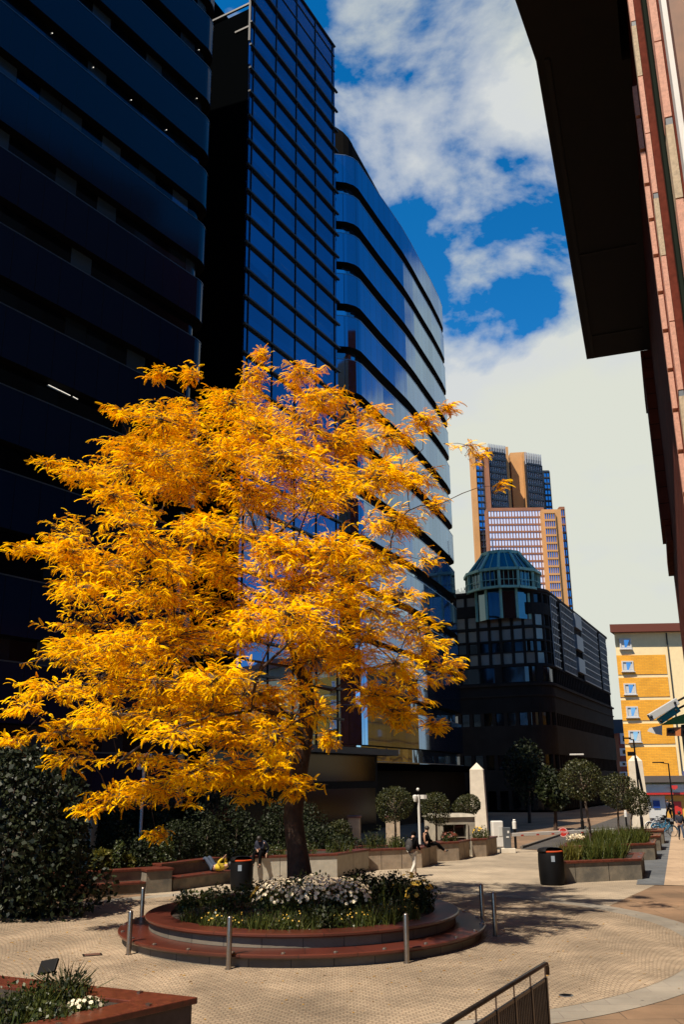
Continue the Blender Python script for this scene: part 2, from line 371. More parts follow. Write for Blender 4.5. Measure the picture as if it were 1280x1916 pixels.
def ring_pts(c, r, n=96): return [(c[0]+r*math.cos(2*math.pi*k/n), c[1]+r*math.sin(2*math.pi*k/n)) for k in range(n)]
def g2(x, y, z=0.): p = G(x, y, z); return (p[0], p[1])
sheet('ground', [(-900, -400), (900, -400), (900, 1600), (-900, 1600)], 0, SLABS)
sheet('plaza', [(6.5, 27.), (12.5, 37.2), (10.6, 37.3), (10.2, 40.2), (11.5, 46), (10.6, 51.5), (8.0, 56), (-7, 56), (-7, 33.6), (-2, 31)], .004, PLAZA)
sheet('paving_ring', ring_pts(PC, 10.1), .008, BAND)
sheet('cobbled_circle', ring_pts(PC, 9.35), .012, COBBLE)
e0, e1 = Vector(g2(979, 1588)), Vector(g2(1060, 1561)); rd = (e1-e0).normalized()
rdn = Vector((rd.y, -rd.x))
far = e0+rd*150
sheet('road', [tuple(e0-rd*.6), tuple(e0-rd*.6+rdn*7.5), tuple(far+rdn*7.5), tuple(far)], .012, ASPH)
kb = MB(); kb.prism([tuple(e0-rdn*.16), tuple(e0), tuple(e0+rd*24), tuple(e0+rd*24-rdn*.16)], 0, .13); o = kb.build('kerb', KERB); tag(o, kind='structure')
SU, SVv = np.array([math.sin(R(19.7)), math.cos(R(19.7))]), np.array([math.cos(R(19.7)), -math.sin(R(19.7))])
def st(s, t): return (SU[0]*s+SVv[0]*t, SU[1]*s+SVv[1]*t)
sheet('pavement', [st(36.6, -1.9), st(36.6, 3), st(110, 3), st(110, -3)], .016, SLATE)
sheet('pavement_stripe', [st(36.6, -.95), st(36.6, .1), st(110, .1), st(110, -.95)], .020, brick_mat('tan_stripe_paving', (.50, .36, .24), (.42, .30, .2), (.25, .18, .12), .9, .6, .8, .2, .01, .2))
# ================================================================== BUILDINGS
# ---- dark glass office block on the left
GL1 = glass_mat('navy_spandrel_glass', (.0045, .010, .022), (.0045, .012, .034), .15, 1.5, 50, .05, .22, .03)
GL1W = glass_mat('dark_window_glass', (.020, .045, .085), (.002, .003, .005), .15, 1.5, 4.17, .05, 7., .06, sparse=5, blind=(.05, .08, .11))
TRIM = mat('aluminium_trim', (.30, .38, .46), .35, .8); TRIM1 = mat('dull_dark_trim', (.10, .13, .16), .4, .6)
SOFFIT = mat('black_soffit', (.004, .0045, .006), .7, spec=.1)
def ribbon_building(root, foot, tops, sp_h, win_in, gsp, gwin, bottom=0., trim=True, soff=True, trm=None):
    ins = inset(foot, win_in); out = inset(foot, -.02)
    core = inset(foot, win_in+.4)
    for k, z in enumerate(tops):
        b = MB(); b.prism(foot, z-sp_h, z, cap=False); sb = b.build('spandrel_band', gsp, root)
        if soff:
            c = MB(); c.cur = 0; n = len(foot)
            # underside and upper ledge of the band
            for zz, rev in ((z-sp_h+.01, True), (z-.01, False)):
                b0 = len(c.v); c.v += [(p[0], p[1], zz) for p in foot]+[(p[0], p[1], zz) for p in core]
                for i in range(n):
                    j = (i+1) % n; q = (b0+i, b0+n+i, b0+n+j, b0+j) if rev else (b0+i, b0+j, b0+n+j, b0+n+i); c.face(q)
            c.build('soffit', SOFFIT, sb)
        if trim:
            c = MB(); c.prism(out, z-.06, z+.012, cap=False); n = len(out); b0 = len(c.v)
            c.build('edge_trim', trm or TRIM, sb)
        zb = tops[k-1] if k else bottom
        b = MB(); b.prism(ins, zb, z-sp_h, cap=False); b.build('window_strip', gwin, root)
    b = MB(); b.prism(core, tops[-1]-.3, tops[-1]-.05); b.build('roof', SOFFIT, root)
B1 = thing('glass_office_building', 'dark navy glass office block with long horizontal bands filling the left side, nearest the camera', 'building', (-15.8, 40, 0))
def par(o): return o
def rootless(root):
    # parts are built in world coordinates: shift them under their root
    for c in root.children:
        if not c.get('_w'):
            c.matrix_parent_inverse = Matrix.Translation(-Vector(root.location)); c['_w'] = 1
            if '_w' in c: del c['_w']
p0 = (-15.82, 40.)
az1 = 32.2; u1 = (math.sin(R(az1)), math.cos(R(az1)))
b1s = (p0[0]-u1[0]*85, p0[1]-u1[1]*85)
foot1 = turtle(b1s, [(97.6, az1, az1), (2.5, az1, az1-90), (13, az1-90, az1-90)])
foot1 += [(foot1[-1][0]-u1[0]*90, foot1[-1][1]-u1[1]*90)]
foot1 = [b1s, (p0[0]-u1[0]*5, p0[1]-u1[1]*5)] + foot1[1:]
tops1 = [5.2, 9.1, 13.0, 17.9, 22.1, 26.2, 30.4, 34.6, 38.8, 43.0, 47.2, 51.4, 55.6, 59.8, 64.0, 68.2]
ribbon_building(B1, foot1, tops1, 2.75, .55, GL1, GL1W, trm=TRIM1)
MB().prism(inset(foot1, .3), 0, 2.4).build('plinth', DARKCLAD, B1)
# small lit ceiling lamps seen at the window heads
LAMP = bpy.data.materials.new('lit_lamp'); LAMP.use_nodes = True
_b = LAMP.node_tree.nodes['Principled BSDF']; _b.inputs['Emission Color'].default_value = (1, .93, .8, 1); _b.inputs['Emission Strength'].default_value = .5; _b.inputs['Base Color'].default_value = (.8, .8, .8, 1)
def plane_pt(x, y, p, az, off=0.):
    n = np.array([math.cos(R(az)), -math.sin(R(az)), 0]); d = ray(x, y); pp = np.array([p[0], p[1], 0])+n*off
    t = n.dot(pp-CAM*[1, 1, 0])/n.dot(d); return CAM+d*t
for (x, y) in ((97, 62), (174, 126), (245, 187), (311, 243), (368, 184), (372, 93)):
    q = plane_pt(x, y, p0, az1, -.5); b = MB(); b.box(q, (.06, .05, .03), -R(az1)); b.build('ceiling_lamp', LAMP, B1)
q0, q1 = plane_pt(90, 720, p0, az1, -.5), plane_pt(131, 740, p0, az1, -.5); q2, q3 = plane_pt(136, 742, p0, az1, -.5), plane_pt(145, 747, p0, az1, -.5)
for a_, b_ in ((q0, q1), (q2, q3)):
    b = MB(); b.bar(a_, b_, .03); b.build('ceiling_lamp', LAMP, B1)
# ---- tall glass stair tower
GL2 = glass_mat('blue_tower_glass', (.16, .28, .48), (.002, .006, .02), .55, 3.45, 2.33, .02, .22, 0.0001, .004)
MUL = mat('dark_mullion', (.010, .012, .014), .5, .3)
B2 = thing('glass_stair_tower', 'tall flat blue glass tower with dark sloping grid lines between the two office blocks', 'tower', (-7.2, 60, 0))
az2 = 27.8; u2 = (math.sin(R(az2)), math.cos(R(az2))); n2_ = (math.cos(R(az2)), -math.sin(R(az2)))
a2 = (-7.15, 60.); L2 = 14.7; ztop2 = 74.4; zc2 = 66.
def on2(s, off=0.): return (a2[0]+u2[0]*s+n2_[0]*off, a2[1]+u2[1]*s+n2_[1]*off)
b = MB(); b.prism([on2(0, -.25), on2(L2, -.25), on2(L2, -15), on2(0, -15)], 0, zc2); b.build('core_wall', DARKCLAD, B2)
b = MB(); b.prism([on2(0), on2(L2), on2(L2, -.2), on2(0, -.2)], 0, ztop2, u0=.3); b.build('glass_wall', GL2, B2)
b = MB()
zz = 69.0
while zz > 1:
    c = on2(L2/2+.05, .1); b.box((c[0], c[1], zz), (.22, L2+.5, .16), -R(az2)); zz -= 2.33
for zz in (71.3, 73.2): c = on2(L2/2, .03); b.box((c[0], c[1], zz), (.08, L2, .07), -R(az2))
c = on2(L2/2, .05); b.box((c[0], c[1], ztop2), (.2, L2+.1, .12), -R(az2))
b.build('horizontal_mullion', MUL, B2)
for s in (.45, 3.9, 7.35, 10.8, 14.25):
    b = MB(); c = on2(s, .04); b.box((c[0], c[1], ztop2/2), (.08, .06, ztop2-.1), -R(az2)); b.build('vertical_mullion', MUL, B2)
b = MB()
for zz, L in ((73.9, 10), (71.4, 10), (68.9, 9), (66.5, 4), (64.1, 1.6)):
    p, q = on2(0, -.1), on2(0, -L); b.bar((p[0], p[1], zz), (q[0], q[1], zz), .16)
p = on2(-.1, -.1); b.bar((p[0], p[1], 62.5), (p[0], p[1], ztop2), .16)
b.build('corner_rail', mat('bronze_rail', (.16, .15, .13), .4, .6), B2)
SHOPG = mat('dark_shop_glass', (.002, .002, .003), .15, spec=.12)
MB().prism([on2(-6, 2.2), on2(L2+2, 2.2), on2(L2+2, -6), on2(-6, -6)], 0, 6.2).build('podium', mat('dark_shopfront', (.003, .003, .0035), .7, spec=.1), B2)
for z_, h_ in ((.6, 2.6), (3.7, 2.0)): MB().prism([on2(-6, 2.26), on2(L2+1.5, 2.26), on2(L2+1.5, 2.1), on2(-6, 2.1)], z_, z_+h_).build('podium_glazing', SHOPG, B2)
MB().prism([on2(-6, 3.6), on2(L2+3, 3.6), on2(L2+3, 2.3), on2(-6, 2.3)], 5.6, 6.05).build('canopy', mat('canopy_edge', (.012, .012, .013), .6), B2)
b = MB(); p, q, r_, s_ = on2(.5, -5), on2(6, -5), on2(6, -14), on2(.5, -14); b.prism([p, q, r_, s_], zc2, 70.5); b.build('plant_room', DARKCLAD, B2)
# ---- curved office building
GL3 = glass_mat('blue_spandrel_glass', (.33, .50, .74), (.004, .010, .03), .44, 1.5, 50, .05, .16, .05, .0025)
GL3W = glass_mat('pale_window_glass', (.42, .58, .76), (.01, .02, .04), .5, 1.5, 4.47, .03, .9, .05)
B3 = thing('curved_office_building', 'curved blue glass office building with rounded corners behind the yellow tree', 'building', (-.2, 75.5, 0))
foot3 = [(-2.6, 75.1), (-.26, 75.2), (.72, 75.38), (1.45, 75.8), (1.95, 76.4), (2.35, 77.3), (4.17, 81.36), (5.6, 84.4), (7.08, 87.63), (8.35, 90.8), (9.55, 94.05), (11.2, 98.4), (12.75, 102.88), (13.45, 105.3), (13.55, 106.4), (13.2, 107.3), (12.4, 107.8), (-4, 106), (-13, 88)]
tops3 = [63.4-4.47*k for k in range(13, -1, -1)]
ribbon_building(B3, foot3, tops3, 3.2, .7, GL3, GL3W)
b = MB(); b.prism(inset(foot3, .6), 63.35, lambda i: max(63.8, 67.2-.55*math.hypot(foot3[i][0]+.3, foot3[i][1]-75.2)) if i < len(foot3)-3 else 63.8); b.build('parapet', mat('brown_parapet', (.006, .005, .004), .9, spec=.05), B3)
# entrance canopy and dark shop fronts along the foot of the curved building
b = MB(); b.prism(inset(foot3, -1.6), 4.55, 5.1); b.build('canopy', DARKCLAD, B3)
MB().prism(inset(foot3, -.06), 0, 4.54).build('plinth', mat('dark_shopfront', (.003, .003, .0035), .7, spec=.1), B3)
# ---- domed stone building
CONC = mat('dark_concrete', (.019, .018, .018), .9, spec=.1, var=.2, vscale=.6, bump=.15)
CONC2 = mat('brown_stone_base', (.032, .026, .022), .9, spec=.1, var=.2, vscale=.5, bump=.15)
PANEL = glass_mat('grey_reflective_pane', (.20, .19, .18), (.14, .128, .115), .2, 1.45, 2, .25, .4, .0001)
DGL = glass_mat('black_window_glass', (.12, .13, .16), (.003, .003, .004), .2, 1.2, 2.5, .08, .8, .0001)
VERD = mat('verdigris_metal', (.20, .42, .36), .6, .2, var=.15, vscale=3)
RIB = mat('grey_metal_ribs', (.22, .23, .25), .45, .3)
B4 = thing('domed_building', 'dark stone corner building topped by a green glazed dome, in shade', 'building', (14.5, 114.4, 0))
foot4 = turtle((14.3, 114.6), [(8.6, 113, 113), (4.6, 113, 25), (44, 25, 25), (12, -65, -65)]) + [(14.3-6, 146)]
def z4(y, x=1000, Y=112): return A(x, y, Y)[2]
rows4 = [(1112, 1129), (1150, 1171), (1176, 1197), (1200, 1219), (1221, 1242), (1247, 1276), (1333, 1357), (1412, 1440), (1480, 1530)]
ys = [1104]+[q for r_ in rows4 for q in r_]+[1580]
b_up, b_lo = MB(), MB()
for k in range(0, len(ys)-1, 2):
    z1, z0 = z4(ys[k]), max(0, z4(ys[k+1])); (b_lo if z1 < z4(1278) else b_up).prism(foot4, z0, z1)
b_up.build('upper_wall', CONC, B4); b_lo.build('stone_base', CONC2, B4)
def along(poly, s):
    for i in range(len(poly)-1):
        d = math.hypot(poly[i+1][0]-poly[i][0], poly[i+1][1]-poly[i][1])
        if s <= d:
            k = s/d; return (poly[i][0]+(poly[i+1][0]-poly[i][0])*k, poly[i][1]+(poly[i+1][1]-poly[i][1])*k, math.atan2(poly[i+1][0]-poly[i][0], poly[i+1][1]-poly[i][1]))
        s -= d
    return (*poly[-1], 0)
in4 = inset(foot4, .35); pane_me = {}
def pane_at(root, s, zc, w, h, m, off=.3, name='window'):
    x, y, a = along(foot4, s); key = (round(w, 2), round(h, 2), m.name)
    if key not in pane_me:
        q = MB(); q.box((0, 0, 0), (w, .06, h)); o = q.build(name, m, root); pane_me[key] = o
    else: o = pane_me[key].copy(); COL.objects.link(o)
    nx, ny = math.cos(a), -math.sin(a); o.location = (x-nx*off, y-ny*off, zc); o.rotation_euler = (0, 0, math.pi/2-a); return o
for k, (ya, yb) in enumerate(rows4):
    z1, z0 = z4(ya), max(.2, z4(yb)); b = MB(); b.prism(in4, z0, z1, cap=False); b.build('glazing', DGL, B4)
    b = MB()
    sp = 1.45 if k < 5 else (5.2 if k == 5 else 1.45); s = .1
    while s < 57:
        x, y, a = along(foot4, s); wv = .34 if k < 5 else (.9 if k == 5 else .42)
        if s > 13.2: sp = 1.1; wv = .2
        nx, ny = math.cos(a), -math.sin(a); q_ = b if s > 13.2 else MB(); q_.box((x-nx*.2, y-ny*.2, (z0+z1)/2), (wv, .36, z1-z0+.01), math.pi/2-a); s += sp
        if q_ is not b: q_.build('pier', CONC if k < 6 else CONC2, B4)
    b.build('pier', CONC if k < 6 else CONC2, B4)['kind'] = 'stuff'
    if k in (1, 2, 4, 0):
        for i in range(8):
            if k == 0 and i not in (0, 1, 2): continue
            pane_at(B4, .1+1.45*(i+.5), (z0+z1)/2, 1.08, z1-z0-.08, PANEL, .26)
# cornice lines, metal grid bays on the receding street side
b = MB(); b.prism(inset(foot4, -.25), z4(1283), z4(1279)); b.prism(inset(foot4, -.18), z4(1108), z4(1103)); b.prism(inset(foot4, -.12), z4(1303), z4(1300)); b.build('cornice', CONC2, B4)
for s0, s1 in ((13.6, 17.5), (19.5, 27.5), (33.5, 47), (49, 55)):
    b = MB(); z0, z1 = z4(1244), z4(1112); x, y, a = along(foot4, (s0+s1)/2); nx, ny = math.cos(a), -math.sin(a); o_ = .22; s = s0
    while s <= s1+.01:
        x_, y_, _ = along(foot4, s); b.box((x_+nx*o_, y_+ny*o_, (z0+z1)/2), (.10, .12, z1-z0), math.pi/2-a); s += 1.0
    n_ = 9
    for i in range(n_+1): b.box((x+nx*o_, y+ny*o_, z0+(z1-z0)*i/n_), (s1-s0, .14, .11), math.pi/2-a)
    b.build('metal_grid', RIB, B4)
b = MB(); x, y, a = along(foot4, 30.5); nx, ny = math.cos(a), -math.sin(a)
for zz in (z4(1125), z4(1170), z4(1218)): b.box((x+nx*.25, y+ny*.25, zz), (4.6, .5, 2.0), math.pi/2-a)
b.build('cladding_panel', mat('blue_grey_cladding', (.13, .16, .20), .5), B4)
# dome
dc = (20.7, 114.0); zd0 = z4(1108, 948, 114); zd1 = z4(1072, 948, 112); zd2 = z4(1040, 948, 114); N = 12
def dpt(r_, k, z): an = 2*math.pi*(k+.5)/N; return (dc[0]+r_*math.cos(an), dc[1]+r_*math.sin(an), z)
DG = glass_mat('dome_glass', (.22, .32, .36), (.004, .006, .008), .3, 5, 9, .05, .5, .0001)
b = MB(); b.prism([dpt(3.7, k, 0)[:2] for k in range(N)], z4(1160), zd0, cap=False); b.prism([dpt(4.45, k, 0)[:2] for k in range(N)], zd0-.1, zd1); b.prism([dpt(4.6, k, 0)[:2] for k in range(N)], zd1, zd2, poly2=[dpt(2.5, k, 0)[:2] for k in range(N)]); dg = b.build('dome_glazing', DG, B4)
b = MB()
for k in range(N):
    b.bar(dpt(3.8, k, z4(1160)), dpt(3.8, k, zd0-.1), .3); b.bar(dpt(4.62, k, zd0-.2), dpt(4.62, k, zd1), .34); b.bar(dpt(4.72, k, zd1), dpt(2.5, k, zd2), .30)
    b.bar(dpt(4.85, k, zd1), dpt(4.85, k+1, zd1), .34); b.bar(dpt(2.5, k, zd2), dpt(2.5, k+1, zd2), .4); b.bar(dpt(4.75, k, zd0-.2), dpt(4.75, k+1, zd0-.2), .3)
    for j in (1, 2, 3):
        p, q = Vector(dpt(4.6, k, zd0)), Vector(dpt(4.6, k+1, zd0)); c = p.lerp(q, j/4); b.bar((c.x, c.y, zd0-.1), (c.x, c.y, zd1), .08)
    p, q = Vector(dpt(4.66, k, zd1)), Vector(dpt(4.66, k+1, zd1)); p2, q2_ = Vector(dpt(2.5, k, zd2)), Vector(dpt(2.5, k+1, zd2)); b.bar(p.lerp(q, .5), p2.lerp(q2_, .5), .1)
    b.bar(dpt(4.95, k, zd0+.7), dpt(4.95, k+1, zd0+.7), .07)
b.build('dome_ribs', VERD, dg)
b = MB(); b.tube([(dc[0]-1, dc[1], zd2), (dc[0]-1, dc[1], zd2+2.6)], .07); b.build('flag_pole', WHITE, dg)
b = MB(); rr = random.Random(3)
for i in range(26):
    x, y, a = along(foot4, .3+i*.13); b.bar((x, y+.4, z4(1104)), (x, y+.4, z4(1104)+rr.uniform(.4, 1.0)), .05)
for i in range(30):
    x, y, a = along(foot4, 14+i*1.3); b.bar((x-.6, y, z4(1104)), (x-.6, y, z4(1104)+rr.uniform(.3, .8)), .07)
b.build('roof_railing', mat('pale_railing', (.45, .48, .46), .6), B4)
# ---- distant brick high-rise
TERRA = mat('terracotta_brick', (.32, .13, .065), .8, var=.15, vscale=.4)
ORANGE = mat('orange_brick', (.66, .34, .12), .8, var=.08, vscale=.3)
NAVY = mat('navy_metal', (.015, .022, .035), .5)
TG1 = glass_mat('tower_pale_glass', (.9, .92, .98), (.60, .63, .74), .15, 1.5, 2, .05, .7, .0001)
TG2 = glass_mat('tower_blue_glass', (.32, .52, .75), (.02, .05, .10), .5, 2.2, 3, .05, .8, .0001)
B5 = thing('brick_high_rise', 'distant high-rise of orange and red brick blocks with ribbed dark upper floors', 'tower', (38, 180, 0))
def x5(px, y, Y=180): return A(px, y, Y)
def blk(px0, px1, ytop, Y, dep, m, rz=0., name='wall', z0=0.):
    p, q = x5(px0, ytop, Y), x5(px1, ytop, Y); b = MB(); w = q[0]-p[0]; h = (p[2]+q[2])/2
    b.prism([(p[0], Y), (q[0], Y+math.tan(rz)*w), (q[0], Y+dep), (p[0], Y+dep)], z0, h); b.build(name, m, B5); return p[0], q[0], h
def grid5(px0, px1, y0, y1, Y, nx, ny, mf, mg, rz=0., fx=.35, fz=.3, indiv=False, dz=.5):
    """window grid on a face: y0 top, y1 bottom (photo rows); returns windows"""
    a, c = x5(px0, y0, Y), x5(px1, y0, Y); zt = (a[2]+c[2])/2; zb = max(1, x5(px0, y1, Y)[2]); w = c[0]-a[0]; sx, sz = w/nx, (zt-zb)/ny; tn = math.tan(rz)
    P = lambda u, o=0.: (a[0]+u, Y+tn*u-o)
    rest = MB(); src = None
    for j in range(ny):
        for i in range(nx):
            u = sx*(i+.5); z = zt-sz*(j+.5); c_ = P(u, .12)
            if indiv and j < indiv:
                if src is None: q = MB(); q.box((0, 0, 0), (sx*(1-fx), .1, sz*(1-fz)), rz); src = q.build('window', mg, B5); o = src
                else: o = src.copy(); COL.objects.link(o)
                o.location = (c_[0], c_[1], z)
            else: rest.box((c_[0], c_[1], z), (sx*(1-fx), .1, sz*(1-fz)), rz)
    if rest.v: o = rest.build('window', mg, B5); o['kind'] = 'stuff'
    b = MB()
    if fx:
        for i in range(nx+1): c_ = P(sx*i, dz/2); b.box((c_[0], c_[1], (zt+zb)/2), (sx*fx*.8, dz, zt-zb), rz)
    for j in range(ny+1): c_ = P(w/2, dz/2+.03); b.box((c_[0], c_[1], zt-sz*j), (w, dz, sz*fz*.8), rz)
    b.build('facade_grid', mf, B5)
blk(880, 889, 838, 181, 2, ORANGE); blk(889, 911, 850, 182, 6, NAVY); grid5(890, 910, 858, 1150, 182, 3, 24, NAVY, TG2, fx=.2)
blk(911, 949, 836, 180, 14, NAVY, R(22)); grid5(914, 947, 846, 960, 180, 9, 9, NAVY, TG1, R(22), .5, .3, dz=.45)
blk(908, 914, 848, 179, 3, TERRA); blk(945, 951, 836, 184, 8, ORANGE)
blk(950, 962, 856, 188, 8, NAVY); blk(955, 983, 847, 187, 12, ORANGE, R(-8)); blk(979, 985, 846, 185, 3, ORANGE)
blk(984, 1017, 858, 183, 13, NAVY, R(24)); grid5(985, 1016, 868, 960, 183, 8, 7, NAVY, TG1, R(24), .5, .3, dz=.45)
blk(1016, 1028, 880, 190, 9, NAVY); grid5(1017, 1028, 884, 960, 190, 2, 7, NAVY, TG2, fx=.15)
b = MB()
for (pa, pb, yt, yb, Y, n, tl) in ((915, 948, 826, 842, 180, 11, R(22)), (984, 1016, 842, 864, 183, 10, R(24))):
    a, c = x5(pa, yb, Y), x5(pb, yb, Y); w = c[0]-a[0]; h = x5(pa, yt, Y)[2]-a[2]
    for i in range(n): MB().box((a[0]+w*i/(n-1), Y+math.tan(tl)*w*i/(n-1), a[2]+h/2-.6), (.16, .7, h)).build('roof_fin', mat('pale_roof_fins', (.38, .42, .48), .5), B5)
blk(911, 1018, 950, 172, 3, TERRA); grid5(913, 1012, 955, 1150, 172, 18, 14, TERRA, TG1, 0, .38, .28, indiv=5, dz=.22)
blk(1014, 1050, 953, 170, 14, ORANGE); grid5(1018, 1038, 960, 1150, 170, 5, 13, ORANGE, TG2, 0, .25, .3)
blk(1047, 1057, 948, 174, 10, TERRA); grid5(1048, 1056, 953, 1150, 174, 2, 13, TERRA, TG2, 0, .2, .25)
# ---- yellow brick flats with shop
YB = brick_mat('yellow_brick', (1.1, .52, .04), (.98, .44, .03), (.60, .32, .08), .5, .16, .85, .2, .012, .12)
CREAM = mat('cream_render', (1.1, .88, .50), .85, var=.04)
B6 = thing('yellow_brick_flats', 'yellow brick block of flats with cream bands and a shop at street level, far right', 'building', (36, 92, 0))
YY = 92.; xl = A(1150, 1185, YY)[0]; zr = 18.0
def z6(y, x=1200): return A(x, y, YY)[2]
b = MB(); b.prism([(xl, YY), (xl+26, YY-1.5), (xl+51, YY+48), (xl+24.9, YY+48)], 0, zr); b.build('wall', CREAM, B6)
xb1 = A(1252, 1300, YY)[0]
for ya, yb in ((1226, 1262), (1268, 1304), (1310, 1348), (1354, 1392), (1398, 1452)):
    b = MB(); z1, z0 = z6(ya), z6(yb)
    b.prism([(xl-.02, YY-.05), (xb1, YY-.05-.058*(xb1-xl)), (xb1, YY+.1), (xl+.15, YY+.1), (xl+24.85, YY+47.9), (xl+24.7, YY+47.9)], z0, z1); b.build('brick_panel', YB, B6)
b = MB(); b.prism([(xl-.6, YY-.7), (xl+27, YY-2.4), (xl+51, YY+49), (xl+24.3, YY+49)], zr, zr+.8); b.build('roof', mat('red_brown_roof', (.16, .035, .015), .7), B6)
UPVC = mat('white_window_frame', (.75, .75, .74), .4); WG = glass_mat('flat_window_glass', (.55, .72, .95), (.02, .05, .11), .45, 2, 2, .03, .3, .0001); CURT = mat('white_curtain', (.7, .7, .68), .9)
for (ya, yb) in ((1196, 1213), (1238, 1255), (1280, 1298), (1323, 1341), (1368, 1387)):
    xc = xl+1.0; zt, zb = z6(ya), z6(yb); zc = (zt+zb)/2; h = zt-zb; w = 1.05
    wnd = MB().box((xc, YY-.10, zc), (w, .06, h)).build('window', WG, B6)
    f = MB(); 
    for dx in (-w/2, w/2): f.box((xc+dx, YY-.14, zc), (.13, .16, h+.13))
    for dz in (-h/2, h/2): f.box((xc, YY-.141, zc+dz), (w-.13, .16, .13))
    f.build('frame', UPVC, wnd)
    MB().box((xc, YY-.2, zc-h/2-.11), (w+.3, .26, .07)).build('sill', UPVC, wnd)
    f = MB(); f.v = [(xc-.45, YY-.145, zc+h/2-.05), (xc-.12, YY-.145, zc+h/2-.05), (xc-.1, YY-.145, zc-h/2+.1), (xc-.45, YY-.145, zc-h/2+.1), (xc+.45, YY-.145, zc+h/2-.05), (xc+.1, YY-.145, zc-h/2+.1), (xc+.45, YY-.145, zc-h/2+.1)]
    f.face((3, 2, 1, 0)); f.face((5, 6, 4)); f.build('curtain', CURT, wnd)
for k in range(5):      # windows down the side wall, facing the curved building
    for yy in (YY+5, YY+13, YY+21, YY+29, YY+37, YY+44):
        zc = z6((1204, 1246, 1289, 1332, 1377)[k]); MB().box((xl-.1+(yy-YY)*.519, yy, zc), (.06, 1.1, .9), -R(27.4)).build('window', WG, B6)
MB().tube([(xb1+.35, YY-.35, zr-.1), (xb1+.35, YY-.35, z6(1450))], .07, 8).build('downpipe', mat('dark_pipe', (.04, .035, .03), .6), B6)
GREYM = mat('grey_canopy', (.12, .10, .09), .7); REDP = mat('red_paint', (.62, .03, .02), .5); SHOPW = mat('white_shopfront', (.72, .72, .70), .5); BLUEP = mat('blue_sign', (.01, .06, .35), .4)
xa, xe = A(1195, 1460, YY)[0], xl+26
def bx6(x0, x1, y0, y1, d, m, nm): return MB().box(((x0+x1)/2, YY-d/2-.058*((x0+x1)/2-xl), (y0+y1)/2), (x1-x0, d, abs(y1-y0)), -.058).build(nm, m, B6)
bx6(xa, xe, z6(1452), z6(1464), 1.4, GREYM, 'canopy'); bx6(xa+.4, xe, z6(1468), z6(1483), .9, SHOPW, 'shop_fascia'); bx6(xa+.4, xe, z6(1483.5), z6(1487), .95, REDP, 'fascia_stripe')
xs = A(1243, 1500, YY)[0]
bx6(xa, xs, 0, z6(1489), .3, SHOPW, 'shopfront'); bx6(xs, xe, 0, z6(1489), .35, mat('orange_render', (.80, .42, .07), .8), 'shop_wall')
bx6(A(1253, 1500, YY)[0], A(1271, 1500, YY)[0], .35, z6(1500), .42, REDP, 'poster'); bx6(A(1220, 1500, YY)[0], A(1232, 1500, YY)[0], z6(1512), z6(1498), .4, BLUEP, 'shop_notice')
bx6(A(1274, 1450, YY)[0], xe, z6(1457), z6(1444), 1.6, BLUEP, 'blue_sign')
sg = MB(); xx = A(1253, 1474, YY)[0]; sg.v = [(xx-.3, YY-1.5, z6(1470)), (xx-.3, YY-1.5, z6(1475)), (xx, YY-1.5, z6(1478)), (xx+.3, YY-1.5, z6(1475)), (xx+.3, YY-1.5, z6(1470))]; sg.v += [(p[0], p[1]+.08, p[2]) for p in sg.v]
sg.face((0, 1, 2, 3, 4)); sg.face((9, 8, 7, 6, 5)); [sg.face((i, i+5, (i+1) % 5+5, (i+1) % 5)) for i in range(5)]; sg.build('shop_badge', mat('red_badge', (.7, .05, .04), .5), B6)
# ---- little red and white house far behind the road
B7 = thing('red_brick_house', 'narrow red and white house glimpsed between domed building and yellow flats', 'house', (52, 190, 0))
p, q = A(1160, 1400, 190), A(1200, 1400, 190)
MB().prism([(p[0], 190), (q[0], 190), (q[0], 200), (p[0], 200)], 0, p[2]+3).build('wall', mat('red_house_brick', (.34, .07, .04), .8, var=.2), B7)
MB().prism([(p[0]-1, 192), (q[0]+1, 192), (q[0]+1, 202), (p[0]-1, 202)], p[2]+3, A(1160, 1345, 190)[2]).build('roof', mat('slate_roof', (.02, .03, .05), .6), B7)
for ya, yb in ((1372, 1392), (1400, 1414), (1425, 1434), (1444, 1452)):
    z1, z0 = A(1170, ya, 190)[2], A(1170, yb, 190)[2]; xx = A(1172, ya, 190)[0]
    wd = MB().box((xx, 189.9, (z0+z1)/2), (2.6, .2, z1-z0)).build('window', UPVC, B7); MB().box((xx-.5, 189.75, (z0+z1)/2), (.5, .2, (z1-z0)*.5)).build('pane', DGL, wd); MB().box((xx+.5, 189.75, (z0+z1)/2), (.5, .2, (z1-z0)*.5)).build('pane', DGL, wd)
# ---- red granite building on the right, overhanging
B8 = thing('red_granite_building', 'overhanging red granite building towering along the right edge with pink pilasters', 'building', (*st(30, 2), 0))
WALLR = brick_mat('dark_red_cladding', (.13, .032, .020), (.10, .025, .016), (.01, .005, .004), 1.4, 1.05, .9, .3, .03, .3, spec=.05)
PINK = mat('pink_granite', (.66, .32, .22), .7, var=.18, vscale=14, bump=.3); TAN = mat('tan_granite', (.52, .40, .26), .75, var=.2, vscale=14, bump=.3); LEAD = mat('lead_flashing', (.16, .18, .20), .5)
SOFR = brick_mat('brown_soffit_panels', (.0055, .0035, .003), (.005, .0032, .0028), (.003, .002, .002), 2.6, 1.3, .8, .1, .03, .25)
b = MB(); b.prism([st(-4, 1.17), st(-4, 12), st(70, 12), st(70, 1.17)][::-1][::-1], 0, 58)
b.build('street_wall', WALLR, B8)
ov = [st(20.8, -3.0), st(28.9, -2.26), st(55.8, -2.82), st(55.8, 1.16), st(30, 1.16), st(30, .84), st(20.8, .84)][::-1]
b = MB(); b.prism(ov, 30, 58); b.build('overhang', SOFR, B8)
